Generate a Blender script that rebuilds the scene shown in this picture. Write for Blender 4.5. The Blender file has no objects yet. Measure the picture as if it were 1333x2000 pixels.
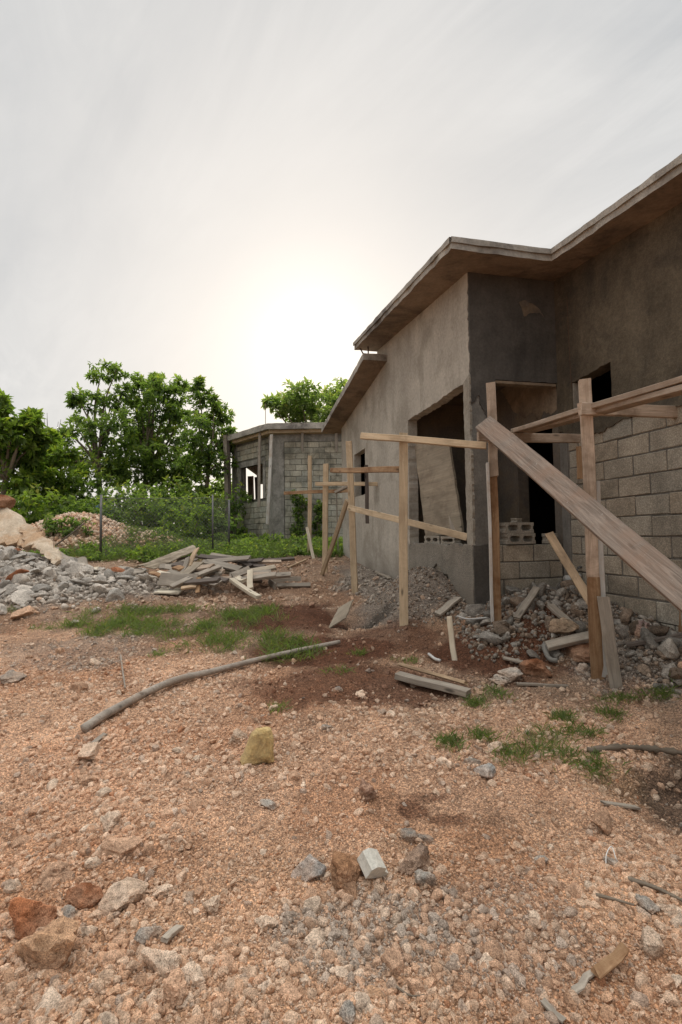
import bpy, bmesh, math, random
import numpy as np
from mathutils import Vector, Matrix
from mathutils.geometry import tessellate_polygon
random.seed(7); RNG = np.random.default_rng(7)
C = bpy.context.scene.collection
sc = bpy.context.scene

# ------------------------------------------------------------------ camera
F, U0, V0, EYE = 1000., 666.5, 1000., 1.5
PITCH, ROLL = math.atan(.048), math.radians(.8)
cam = bpy.data.objects.new('camera', bpy.data.cameras.new('camera')); C.objects.link(cam)
cam.data.sensor_width = 36; cam.data.lens = 18; cam.data.sensor_fit = 'AUTO'
cam.data.clip_start = .05; cam.data.clip_end = 2000
CM = Matrix.Rotation(math.pi/2+PITCH, 3, 'X') @ Matrix.Rotation(-ROLL, 3, 'Z')
cam.matrix_world = Matrix.Translation((0, 0, EYE)) @ CM.to_4x4()
sc.camera = cam

def ray(u, v): return CM @ Vector(((u-U0)/F, -(v-V0)/F, -1))
def at(u, v, Y):
    """world point seen in the survey photograph at (u, v), at distance Y"""
    r = ray(u, v); return Vector((0, 0, EYE)) + r*(Y/r.y)

# ------------------------------------------------------------------ noise / terrain
def _h(ix, iy, seed):
    n = (ix.astype(np.int64)*374761393 + iy.astype(np.int64)*668265263 + seed*1274126177) & 0xffffffff
    n = ((n ^ (n >> 13))*1274126177) & 0xffffffff
    return ((n ^ (n >> 16)) & 0xffff)/65535.
def vnoise(x, y, seed=0):
    x = np.asarray(x, float); y = np.asarray(y, float)
    ix, iy = np.floor(x), np.floor(y); fx, fy = x-ix, y-iy
    fx = fx*fx*(3-2*fx); fy = fy*fy*(3-2*fy)
    a = _h(ix, iy, seed); b = _h(ix+1, iy, seed); c = _h(ix, iy+1, seed); d = _h(ix+1, iy+1, seed)
    return (a*(1-fx)+b*fx)*(1-fy)+(c*(1-fx)+d*fx)*fy
def fbm(x, y, o=4, seed=0):
    s = 0; a = .5; t = 0
    for k in range(o):
        s = s+a*vnoise(x*2**k+k*17.3, y*2**k-k*9.1, seed+k); t += a; a *= .5
    return s/t
def gz(x, y, cx, cy, rx, ry, p=1.0, ang=0.):
    dx, dy = x-cx, y-cy
    c, s = math.cos(ang), math.sin(ang)
    a, b = (c*dx+s*dy)/rx, (-s*dx+c*dy)/ry
    return np.exp(-(a*a+b*b)**p)
def sstep(a, b, x):
    t = np.clip((x-a)/(b-a), 0, 1); return t*t*(3-2*t)

def base_h(x, y):
    r = .11*.5*((y-2.5)+np.sqrt((y-2.5)**2+.35))
    cap = 1.27
    k = 12.
    r = -np.log(np.exp(-k*r)+np.exp(-k*cap))/k
    return r
def big_h(x, y):
    x = np.asarray(x, float); y = np.asarray(y, float)
    z = base_h(x, y)
    z = z+.50*gz(x, y, 2.3, 5.75, .8, .72, 1.2)         # rubble against porch
    z = z+.36*gz(x, y, 2.95, 4.7, .55, .85, 1.2)           # rubble along wing wall
    z = z+.16*gz(x, y, 1.55, 5.05, .42, .4)               # red earth heap
    z = z+.58*gz(x, y, 1.12, 6.75, .62, .78, 1.1)          # grey earth heap on side wall
    z = z+.10*gz(x, y, .75, 8.8, .5, 1.6)
    z = z-.24*gz(x, y, .22, 6.5, .34, .35, 1.5)          # little pit
    z = z+.10*gz(x, y, -.75, 6.55, .5, .6)                # red earth
    z = z+.66*gz(x, y, -6.4, 8.6, 1.9, 1.0, 1.2)         # demolition rubble heap
    z = z+.12*gz(x, y, -3.6, 8.6, 1.3, .75, 1.2)
    z = z+.04*gz(x, y, -2.3, 9.3, 1.1, .7, 1.3)           # below scrap timber
    z = z+.14*gz(x, y, -4.8, 7.4, 1.7, .6)
    z = z+1.0*gz(x, y, -7.45, 14.4, 1.75, 1.3, 1.1)       # limestone mound behind
    z = z+.30*gz(x, y, -5.0, 14.0, .8, .6, 1.0)
    z = z-.10*sstep(3.12, 3.02, y)*sstep(2.35, 2.85, y)*sstep(1.35, 1.75, x)   # dug edge on the right
    z = z+.05*gz(x, y, 1.75, 3.22, .6, .1)
    return z
def hgt(x, y):
    x = np.asarray(x, float); y = np.asarray(y, float)
    z = big_h(x, y)
    z = z+(fbm(x*1.1, y*1.1, 3, 3)-.5)*.07*sstep(.5, 3, y+1)
    z = z+(fbm(x*5, y*5, 3, 11)-.5)*.055
    z = z+(fbm(x*22, y*22, 3, 23)-.5)*.028
    return z
def hz(x, y): return float(hgt(np.array([x]), np.array([y]))[0])
def gp(u, v, dz=0.):
    """ground point under a photograph position"""
    r = ray(u, v); o = Vector((0, 0, EYE))
    t0, t1 = .3, 60.; t = t0
    while t < t1:
        p = o+r*t
        if p.z < float(big_h(p.x, p.y)): break
        t += .02+t*.004
    p = o+r*t
    p.z = hz(p.x, p.y)+dz
    return p

# ------------------------------------------------------------------ materials
def newmat(name):
    m = bpy.data.materials.new(name); m.use_nodes = True
    nt = m.node_tree; b = nt.nodes['Principled BSDF']; b.inputs['Roughness'].default_value = .9
    b.inputs['Specular IOR Level'].default_value = .25
    return m, nt, b
class G:
    def __init__(s, nt): s.nt = nt
    def n(s, t, **kw):
        nd = s.nt.nodes.new(t)
        for k, v in kw.items():
            if k.startswith('_'): setattr(nd, k[1:], v)
            else:
                i = nd.inputs[int(k[1:])] if k[0] == 'i' and k[1:].isdigit() else nd.inputs[k.replace('__', ' ')]
                if isinstance(v, bpy.types.NodeSocket): s.nt.links.new(v, i)
                else: i.default_value = v
        return nd
    def noise(s, vec, scale, detail=4, rough=.6, dist=0.):
        return s.n('ShaderNodeTexNoise', Vector=vec, Scale=scale, Detail=detail, Roughness=rough, Distortion=dist).outputs['Fac']
    def ramp(s, f, stops):
        r = s.n('ShaderNodeValToRGB', Fac=f); e = r.color_ramp.elements
        while len(e) < len(stops): e.new(.5)
        for a, (p, c) in zip(e, stops): a.position = p; a.color = (*c, 1) if len(c) == 3 else c
        return r.outputs['Color']
    def mix(s, f, a, b, mode='MIX'):
        m = s.n('ShaderNodeMix', _data_type='RGBA', _blend_type=mode)
        for i, v in ((0, f), (6, a), (7, b)):
            if isinstance(v, bpy.types.NodeSocket): s.nt.links.new(v, m.inputs[i])
            else: m.inputs[i].default_value = v if i == 0 else ((*v, 1) if len(v) == 3 else v)
        return m.outputs[2]
    def math(s, op, a, b=0., c=0.):
        m = s.n('ShaderNodeMath', _operation=op)
        for i, v in enumerate((a, b, c)):
            if isinstance(v, bpy.types.NodeSocket): s.nt.links.new(v, m.inputs[i])
            else: m.inputs[i].default_value = v
        return m.outputs[0]
    def maprange(s, v, a, b, c=0., d=1.):
        return s.n('ShaderNodeMapRange', Value=v, i1=a, i2=b, i3=c, i4=d).outputs[0]
    def mapping(s, vec, scale=(1, 1, 1), loc=(0, 0, 0)):
        return s.n('ShaderNodeMapping', Vector=vec, Scale=scale, Location=loc).outputs[0]
    def obj(s): return s.n('ShaderNodeTexCoord').outputs['Object']
    def bump(s, h, strength=.5, dist=.01, prev=None):
        b = s.n('ShaderNodeBump', Height=h, Strength=strength, Distance=dist)
        if prev is not None: s.nt.links.new(prev, b.inputs['Normal'])
        return b.outputs[0]
    def link(s, a, b): s.nt.links.new(a, b)
def grey(x): return (x, x, x)

def mat_vcol(name, scale, bumpd, var=(.65, 1.3), fine=60):
    m, nt, b = newmat(name); g = G(nt)
    col = g.n('ShaderNodeVertexColor', _layer_name='Col').outputs['Color']
    geo = g.n('ShaderNodeNewGeometry').outputs['Position']
    n1 = g.noise(geo, scale, 6, .7); n2 = g.noise(geo, scale*fine/10, 3, .7)
    k = g.ramp(n1, [(.3, grey(var[0])), (.7, grey(var[1]))])
    k2 = g.ramp(n2, [(.34, grey(.50)), (.5, grey(1.)), (.68, grey(1.42))])
    c = g.mix(1., col, k, 'MULTIPLY'); c = g.mix(1., c, k2, 'MULTIPLY')
    pt = g.n('ShaderNodeNewGeometry').outputs['Pointiness']
    c = g.mix(1., c, g.ramp(pt, [(.40, grey(.55)), (.5, grey(1.)), (.60, grey(1.25))]), 'MULTIPLY')  # crevices darkened, edges lightened: ambient shade put into the colour
    g.link(c, b.inputs['Base Color'])
    bm_ = g.bump(n1, .9, bumpd); bm_ = g.bump(n2, .9, bumpd*.45, bm_)
    g.link(bm_, b.inputs['Normal']); b.inputs['Roughness'].default_value = .95
    b.inputs['Specular IOR Level'].default_value = .12
    return m
def mat_ground():
    m, nt, b = newmat('ground'); g = G(nt)
    col = g.n('ShaderNodeVertexColor', _layer_name='Col').outputs['Color']
    geo = g.n('ShaderNodeNewGeometry').outputs['Position']
    vo = g.n('ShaderNodeTexVoronoi', Vector=geo, Scale=95., Randomness=1.)
    vo2 = g.n('ShaderNodeTexVoronoi', Vector=geo, Scale=210., Randomness=1.)
    n1 = g.noise(geo, 9, 6, .65)
    n0 = g.noise(geo, 2.2, 4, .6)
    cell = g.ramp(g.n('ShaderNodeSeparateColor', Color=vo.outputs['Color']).outputs[0], [(0, (.60, .58, .58)), (.5, (1., 1., 1.)), (1, (1.38, 1.30, 1.22))])
    cell2 = g.ramp(g.n('ShaderNodeSeparateColor', Color=vo2.outputs['Color']).outputs[1], [(0, grey(.66)), (1, grey(1.32))])
    edge = g.ramp(vo.outputs['Distance'], [(.25, grey(1.10)), (.75, grey(.48))])  # gaps between grains darkened, their shade put into the colour
    c = g.mix(1., col, cell, 'MULTIPLY'); c = g.mix(1., c, cell2, 'MULTIPLY'); c = g.mix(.8, c, edge, 'MULTIPLY')
    c = g.mix(1., c, g.ramp(n1, [(.3, grey(.74)), (.7, grey(1.2))]), 'MULTIPLY')
    c = g.mix(1., c, g.ramp(n0, [(.3, (.84, .82, .82)), (.7, (1.12, 1.1, 1.08))]), 'MULTIPLY')
    g.link(c, b.inputs['Base Color'])
    hgt_ = g.math('SUBTRACT', 1., vo.outputs['Distance'])
    nn = g.bump(hgt_, .9, .008); nn = g.bump(g.math('SUBTRACT', 1., vo2.outputs['Distance']), .8, .003, nn); nn = g.bump(n1, .5, .02, nn)
    g.link(nn, b.inputs['Normal']); b.inputs['Roughness'].default_value = .97; b.inputs['Specular IOR Level'].default_value = .1
    return m
def mat_plaster(name, c0, c1, scale=3., bumpd=.004, rough_scale=60, streak=.5, stain=None, bstr=.6, speck=0., vc=False, base=None):
    """mottled render with vertical water streaks"""
    m, nt, b = newmat(name); g = G(nt); o = g.obj()
    n1 = g.noise(o, scale, 8, .62, .3); n2 = g.noise(o, rough_scale, 5, .7)
    st = g.noise(g.mapping(o, (2.6, 2.6, .5)), 1., 6, .65, .9)
    c = g.ramp(n1, [(.28, c0), (.72, c1)])
    c = g.mix(streak, c, g.ramp(st, [(.32, grey(.60)), (.5, grey(1.)), (.7, grey(1.22))]), 'MULTIPLY')
    if stain:
        sn = g.noise(g.mapping(o, (1, 1, 1), (4.3, 1.7, 9.1)), 1.4, 6, .65, .5)
        c = g.mix(g.ramp(sn, [(.48, grey(0)), (.62, grey(.8))]), c, stain)
    c = g.mix(.55, c, g.ramp(n2, [(.3, grey(.62)), (.7, grey(1.3))]), 'MULTIPLY')
    if speck:
        v = g.n('ShaderNodeTexVoronoi', Vector=o, Scale=70.).outputs['Distance']
        c = g.mix(speck, c, g.ramp(v, [(.1, grey(1.35)), (.6, grey(.6))]), 'MULTIPLY')
    if base:
        z = g.n('ShaderNodeSeparateXYZ', Vector=o).outputs[2]; k = g.math('ADD', g.maprange(z, base[1], base[0]), g.math('MULTIPLY_ADD', n1, 1.6, -.8))
        c = g.mix(g.ramp(k, [(.25, grey(0)), (.8, grey(.75))]), c, base[2])
    if vc: c = g.mix(1., c, g.n('ShaderNodeVertexColor', _layer_name='Col').outputs['Color'], 'MULTIPLY')
    g.link(c, b.inputs['Base Color'])
    nn = g.bump(n2, bstr, bumpd); nn = g.bump(n1, .4, .02, nn)
    g.link(nn, b.inputs['Normal']); b.inputs['Roughness'].default_value = .93
    return m
def mat_wood(name, c0, c1, grain=.5, dirt=None, dirtamt=.5, chalk=False, end=None):
    """grain runs along the board's own length (local X)"""
    m, nt, b = newmat(name); g = G(nt); o = g.obj()
    oi = g.n('ShaderNodeObjectInfo').outputs['Random']
    off = g.n('ShaderNodeCombineXYZ', X=g.math('MULTIPLY', oi, 37.), Y=g.math('MULTIPLY', oi, 11.), Z=g.math('MULTIPLY', oi, 23.)).outputs[0]
    p = g.n('ShaderNodeVectorMath', _operation='ADD', i0=o, i1=off).outputs[0]
    w = g.noise(g.mapping(p, (2.2, 38, 38)), 1., 7, .72, 1.6)
    w2 = g.noise(g.mapping(p, (.6, 9, 9)), 1., 4, .6, .6)
    kn = g.n('ShaderNodeTexVoronoi', Vector=g.mapping(p, (2.2, 7, 7)), Scale=1.).outputs['Distance']
    c = g.ramp(w, [(.3, c0), (.65, c1)])
    c = g.mix(.6, c, g.ramp(w2, [(.28, grey(.52)), (.7, grey(1.25))]), 'MULTIPLY')
    c = g.mix(1., c, g.ramp(kn, [(.05, grey(.35)), (.13, grey(1.))]), 'MULTIPLY')
    c = g.mix(1., c, g.ramp(oi, [(0, grey(.80)), (1, grey(1.15))]), 'MULTIPLY')
    if dirt:
        d = g.noise(p, 3.2, 6, .7, .4)
        c = g.mix(g.ramp(d, [(.45, grey(0)), (.65, grey(dirtamt))]), c, dirt)
    if chalk:
        ch = g.noise(g.mapping(p, (9, 5, 5), (1.3, .2, .7)), 1., 6, .75, 2.)
        c = g.mix(g.ramp(ch, [(.66, grey(0)), (.72, grey(.7))]), c, (.62, .60, .56))
    if end:
        xx = g.n('ShaderNodeSeparateXYZ', Vector=o).outputs[0]; e = g.math('ADD', g.maprange(xx, end[0], end[1]), g.math('MULTIPLY_ADD', g.noise(p, 2.5, 6, .7), 1.6, -.8))
        c = g.mix(g.ramp(e, [(.3, grey(0)), (.75, grey(.8))]), c, end[2])
    g.link(c, b.inputs['Base Color']); b.inputs['Roughness'].default_value = .85
    nn = g.bump(w, grain, .004); nn = g.bump(w2, .3, .008, nn); g.link(nn, b.inputs['Normal'])
    return m
def mat_leaf(name, c0, c1, tr=.35):
    m, nt, b = newmat(name); g = G(nt)
    col = g.n('ShaderNodeVertexColor', _layer_name='Col').outputs['Color']
    sp = g.n('ShaderNodeSeparateColor', Color=col).outputs[0]
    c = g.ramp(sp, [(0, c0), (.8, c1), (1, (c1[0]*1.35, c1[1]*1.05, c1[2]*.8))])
    g.link(c, b.inputs['Base Color']); b.inputs['Roughness'].default_value = .55
    t = g.n('ShaderNodeBsdfTranslucent', Color=g.mix(1., c, (1.5, 1.7, .6), 'MULTIPLY'))
    mx = g.n('ShaderNodeMixShader', i0=tr, i1=b.outputs[0], i2=t.outputs[0])
    g.link(mx.outputs[0], nt.nodes['Material Output'].inputs['Surface'])
    return m
def mat_flat(name, c, rough=.7, metal=0., var=.3, scale=12):
    m, nt, b = newmat(name); g = G(nt); o = g.obj()
    n = g.noise(o, scale, 6, .65)
    g.link(g.mix(1., c, g.ramp(n, [(.3, grey(1-var)), (.7, grey(1+var))]), 'MULTIPLY'), b.inputs['Base Color'])
    g.link(g.bump(n, .4, .004), b.inputs['Normal'])
    b.inputs['Roughness'].default_value = rough; b.inputs['Metallic'].default_value = metal
    return m

MT = dict(
 ground=mat_ground(),
 stone=mat_vcol('stone', 34, .014, (.6, 1.3)),
 rubble=mat_vcol('rubble', 22, .016, (.6, 1.3)),
 side=mat_plaster('smooth_render', (.37, .332, .28), (.55, .50, .425), 1.1, .003, 24, .35, stain=(.31, .275, .225), base=(.55, 1.35, (.20, .165, .13))),
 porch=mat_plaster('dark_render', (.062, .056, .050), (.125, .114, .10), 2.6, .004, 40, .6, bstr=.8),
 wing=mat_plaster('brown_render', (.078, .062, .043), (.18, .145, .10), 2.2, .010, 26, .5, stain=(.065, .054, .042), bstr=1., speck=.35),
 rough=mat_plaster('spatter_render', (.22, .195, .16), (.36, .32, .265), 4, .012, 55, .35, bstr=1., speck=.6, base=(.5, 1.2, (.17, .14, .11))),
 column=mat_plaster('cast_concrete', (.14, .13, .115), (.24, .222, .195), 4, .004, 40, .45),
 reveal=mat_plaster('reveal_render', (.26, .225, .18), (.40, .36, .30), 6, .010, 30, .3, bstr=1.),
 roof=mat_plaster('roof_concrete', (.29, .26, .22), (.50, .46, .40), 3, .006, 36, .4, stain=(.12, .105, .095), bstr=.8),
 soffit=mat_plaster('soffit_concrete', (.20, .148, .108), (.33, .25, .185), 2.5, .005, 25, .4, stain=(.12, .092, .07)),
 inner=mat_plaster('interior_render', (.10, .085, .07), (.17, .145, .12), 2, .004, 30, .5, stain=(.20, .15, .10)),
 dark=mat_plaster('unlit_room', (.02, .018, .016), (.035, .03, .027), 2, .004, 30, .3),  # near-black walls: the dark of closed rooms put into the colour
 block=mat_plaster('block_face', (.33, .285, .222), (.49, .425, .335), 3, .008, 60, .45, bstr=1., speck=.55, stain=(.24, .21, .165), vc=True),
 blockplain=mat_plaster('loose_block_face', (.33, .29, .235), (.45, .40, .33), 5, .006, 75, .25, bstr=1., speck=.5),
 mortar=mat_plaster('mortar', (.10, .092, .08), (.19, .172, .148), 8, .006, 60, .2, bstr=1.),
 oldblock=mat_plaster('weathered_block', (.32, .30, .24), (.52, .485, .395), 1.6, .008, 22, .8, stain=(.16, .15, .115), vc=True),
 oldmortar=mat_plaster('weathered_mortar', (.13, .125, .105), (.21, .20, .17), 3, .006, 30, .5),
 oldcol=mat_plaster('weathered_column', (.22, .205, .178), (.38, .355, .315), 2, .01, 14, .8, stain=(.12, .11, .09)),
 wood=mat_wood('sawn_pine', (.37, .25, .15), (.55, .40, .26), .8, (.20, .135, .085), .75, True),
 woodtan=mat_wood('yellow_pine', (.44, .32, .20), (.62, .49, .33), .6, (.27, .19, .12), .45),
 woodpink=mat_wood('sun_bleached_pine', (.34, .25, .18), (.56, .44, .34), 1., (.22, .155, .105), .75, True),
 woodstain=mat_wood('stained_pine', (.26, .14, .07), (.46, .30, .17), .6, (.17, .08, .035), .85),
 woodgrey=mat_wood('weathered_plank', (.125, .094, .073), (.32, .255, .205), 1., (.28, .16, .10), .4, True, (2.6, 3.6, (.33, .19, .115))),
 woodold=mat_wood('old_grey_timber', (.24, .20, .16), (.42, .36, .29), .8, (.16, .13, .10), .5),
 woodpale=mat_wood('pale_timber', (.50, .42, .31), (.68, .60, .47), .5, (.40, .32, .22), .4),
 wooddark=mat_wood('dark_timber', (.07, .055, .045), (.15, .12, .10), .8),  # darkest of the timber tones
 woodwhite=mat_wood('cement_splashed_timber', (.48, .45, .41), (.66, .63, .58), .5, (.38, .27, .18), .6),
 ply=mat_wood('plywood', (.27, .22, .16), (.38, .315, .235), .25, (.16, .125, .09), .6),
 bark=mat_wood('bark', (.13, .10, .07), (.25, .20, .15), .9),
 pole=mat_wood('grey_bark', (.20, .165, .135), (.37, .32, .265), 1., (.27, .18, .12), .4),
 leaf=mat_leaf('leaf', (.055, .092, .036), (.225, .295, .11), .58),
 leaflight=mat_leaf('leaf_light', (.07, .12, .028), (.25, .32, .085), .55),
 grass=mat_leaf('grass_blade', (.07, .11, .034), (.20, .245, .088), .45),
 metal=mat_flat('galvanised_steel', (.14, .135, .13), .55, .6),
 leafhaze=mat_leaf('hazy_leaf', (.13, .19, .07), (.32, .38, .18), .55),  # paler far leaves: haze put into their colour
 zinc=mat_flat('zinc_wire', (.15, .145, .135), .6, .3),  # unseen sky overhead brightened, an added boost to light the ground
 rust=mat_flat('rusty_steel', (.12, .07, .045), .8, .3),
 pvc=mat_flat('grey_white_plastic', (.50, .48, .45), .5, 0, .15),
 blue=mat_flat('blue_tarpaulin', (.10, .19, .45), .6, 0, .25, 4),
 render=mat_plaster('cream_render', (.44, .335, .235), (.64, .525, .395), 3.2, .008, 26, .5, stain=(.46, .28, .155), bstr=1., speck=.25),
 tanpatch=mat_plaster('tan_render', (.17, .125, .085), (.33, .25, .175), 3.5, .004, 25, .5, stain=(.11, .085, .065)),
 brick=mat_flat('burnt_red_concrete', (.17, .085, .055), .95, 0, .5, 9),
 yellow=mat_plaster('ochre_stone', (.46, .31, .125), (.66, .49, .235), 12, .008, 60, .3, stain=(.24, .18, .12), bstr=1., speck=.3),
 soil=mat_flat('dark_earth', (.05, .042, .035), .95, 0, .4, 20),
 string=mat_flat('white_string', (.75, .74, .70), .8, 0, .1),
)
# ------------------------------------------------------------------ object helpers
def tag(o, label=None, cat=None, group=None, kind=None):
    if label: o['label'] = label
    if cat: o['category'] = cat
    if group: o['group'] = group
    if kind: o['kind'] = kind
    return o
def link(name, me, mat=None, parent=None, mw=None):
    o = bpy.data.objects.new(name, me); C.objects.link(o)
    if mat is not None and me is not None and not me.materials: me.materials.append(mat)
    if parent is not None:
        o.parent = parent; o.matrix_parent_inverse = parent.matrix_basis.inverted()
    if mw is not None: o.matrix_basis = mw
    return o
def empty(name, loc, label, cat, group=None, rz=0.):
    o = bpy.data.objects.new(name, None); C.objects.link(o)
    o.matrix_basis = Matrix.Translation(loc) @ Matrix.Rotation(rz, 4, 'Z'); o.empty_display_size = .2
    return tag(o, label, cat, group)
def bm_obj(name, bm, mat, parent=None, mw=None, smooth=False):
    me = bpy.data.meshes.new(name); bmesh.ops.recalc_face_normals(bm, faces=bm.faces[:]); bm.to_mesh(me); bm.free()
    if smooth: me.shade_smooth()
    return link(name, me, mat, parent, mw)
def np_mesh(name, verts, faces, cols=None, smooth=False):
    """verts Nx3, faces MxK (constant K)"""
    me = bpy.data.meshes.new(name); verts = np.asarray(verts, np.float32); faces = np.asarray(faces, np.int32)
    K = faces.shape[1]
    me.vertices.add(len(verts)); me.vertices.foreach_set('co', verts.ravel())
    me.loops.add(faces.size); me.loops.foreach_set('vertex_index', faces.ravel())
    me.polygons.add(len(faces)); me.polygons.foreach_set('loop_start', np.arange(0, faces.size, K, dtype=np.int32))
    me.update(calc_edges=True)
    if cols is not None:
        a = me.color_attributes.new('Col', 'FLOAT_COLOR', 'POINT')
        cc = np.ones((len(verts), 4), np.float32); cc[:, :3] = cols; a.data.foreach_set('color', cc.ravel())
    if smooth: me.shade_smooth()
    return me
def set_col(me, c):
    a = me.color_attributes.get('Col') or me.color_attributes.new('Col', 'FLOAT_COLOR', 'POINT')
    cc = np.ones((len(me.vertices), 4), np.float32); cc[:, :3] = c; a.data.foreach_set('color', cc.ravel())
def add_box(bm, lo, hi, jit=0.):
    vs = []
    for z in (lo[2], hi[2]):
        for y in (lo[1], hi[1]):
            for x in (lo[0], hi[0]):
                vs.append(bm.verts.new((x+random.uniform(-jit, jit), y+random.uniform(-jit, jit), z+random.uniform(-jit, jit))))
    for f in ((0, 1, 3, 2), (4, 6, 7, 5), (0, 4, 5, 1), (2, 3, 7, 6), (0, 2, 6, 4), (1, 5, 7, 3)):
        bm.faces.new([vs[i] for i in f])
    return vs
def board_mesh(L, w, t, bend=0., rag=.009):
    bm = bmesh.new(); n = max(3, int(L/.18)); rings = []
    ph = random.uniform(0, 6)
    for i in range(n+1):
        x = L*i/n; k = i/n
        dz = bend*math.sin(math.pi*k)+.002*math.sin(k*9+ph); dy = .003*math.sin(k*7+ph*2)
        e = rag if i in (0, n) else .0012
        r = []
        b = min(.004, t*.15)
        for (y, z) in ((-w/2+b, -t/2), (w/2-b, -t/2), (w/2, -t/2+b), (w/2, t/2-b), (w/2-b, t/2), (-w/2+b, t/2), (-w/2, t/2-b), (-w/2, -t/2+b)):
            r.append(bm.verts.new((x+random.uniform(-e, e), y+dy+random.uniform(-.001, .001), z+dz)))
        rings.append(r)
    for a, b_ in zip(rings, rings[1:]):
        for j in range(8): bm.faces.new((a[j], a[(j+1) % 8], b_[(j+1) % 8], b_[j]))
    bm.faces.new(rings[0][::-1]); bm.faces.new(rings[-1])
    return bm
def frame_mat(p0, p1, face):
    x = (p1-p0).normalized(); z = Vector(face); z = (z-x*z.dot(x)).normalized(); y = z.cross(x)
    m = Matrix((x, y, z)).transposed().to_4x4(); m.translation = p0
    return m
def board(name, p0, p1, w, t, mat, face=(0, -1, 0), parent=None, bend=0., label=None, cat=None, group=None):
    p0, p1 = Vector(p0), Vector(p1)
    bm = board_mesh((p1-p0).length, w, t, bend)
    o = bm_obj(name, bm, MT[mat], parent, frame_mat(p0, p1, face))
    return tag(o, label, cat, group) if label else o
def tube(name, pts, r, mat, parent=None, n=8, taper=1., closed=True, smooth=True, rj=0.):
    bm = bmesh.new(); rings = []; pts = [Vector(p) for p in pts]
    for i, p in enumerate(pts):
        d = (pts[min(i+1, len(pts)-1)]-pts[max(i-1, 0)]).normalized()
        a = Vector((0, 0, 1)) if abs(d.z) < .9 else Vector((1, 0, 0))
        s = d.cross(a).normalized(); q = s.cross(d)
        rr = r*(1+(taper-1)*i/(len(pts)-1))*(1+random.uniform(-rj, rj))
        rings.append([bm.verts.new(p+(s*math.cos(2*math.pi*k/n)+q*math.sin(2*math.pi*k/n))*rr) for k in range(n)])
    for a, b in zip(rings, rings[1:]):
        for k in range(n): bm.faces.new((a[k], a[(k+1) % n], b[(k+1) % n], b[k]))
    if closed: bm.faces.new(rings[0][::-1]); bm.faces.new(rings[-1])
    return bm_obj(name, bm, MT[mat] if isinstance(mat, str) else mat, parent, None, smooth)
def spline(pts, n=24):
    """Catmull-Rom through pts"""
    P = [Vector(p) for p in pts]; P = [P[0]*2-P[1]]+P+[P[-1]*2-P[-2]]; out = []
    seg = len(P)-3
    for i in range(n+1):
        t = i/n*seg; k = min(int(t), seg-1); f = t-k; a, b, c, d = P[k:k+4]
        out.append(.5*((2*b)+(c-a)*f+(2*a-5*b+4*c-d)*f*f+(3*b-a-3*c+d)*f**3))
    return out
def jag(pts, amps, step=.05):
    """closed outline, each edge resampled with its own raggedness"""
    out = []
    for i, (p, a) in enumerate(zip(pts, amps)):
        q = pts[(i+1) % len(pts)]; dx, dy = q[0]-p[0], q[1]-p[1]; L = math.hypot(dx, dy)
        out.append(tuple(p))
        if a <= 0 or L < step*1.5: continue
        n = int(L/step); nx, ny = -dy/L, dx/L; s = random.uniform(0, 99)
        for k in range(1, n):
            w = (float(vnoise(k*.45+s, s))-.5)*1.4*a+random.uniform(-.35, .35)*a
            out.append((p[0]+dx*k/n+nx*w, p[1]+dy*k/n+ny*w))
    return out
def slab(name, outer, holes, fr, thick, mat, parent=None, mw=None):
    """flat polygon with holes, fr(a, b, depth) -> Vector, extruded to depth = thick"""
    loops = [outer]+list(holes); flat = [p for l in loops for p in l]
    tris = tessellate_polygon([[Vector((p[0], p[1], 0)) for p in l] for l in loops])
    bm = bmesh.new()
    f0 = [bm.verts.new(fr(p[0], p[1], 0)) for p in flat]; f1 = [bm.verts.new(fr(p[0], p[1], thick)) for p in flat]
    for t in tris:
        try: bm.faces.new([f0[i] for i in t]); bm.faces.new([f1[i] for i in t][::-1])
        except ValueError: pass
    s = 0
    for l in loops:
        n = len(l)
        for i in range(n):
            a, b = s+i, s+(i+1) % n
            try: bm.faces.new((f0[a], f0[b], f1[b], f1[a]))
            except ValueError: pass
        s += n
    return bm_obj(name, bm, MT[mat], parent, mw)
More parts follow.
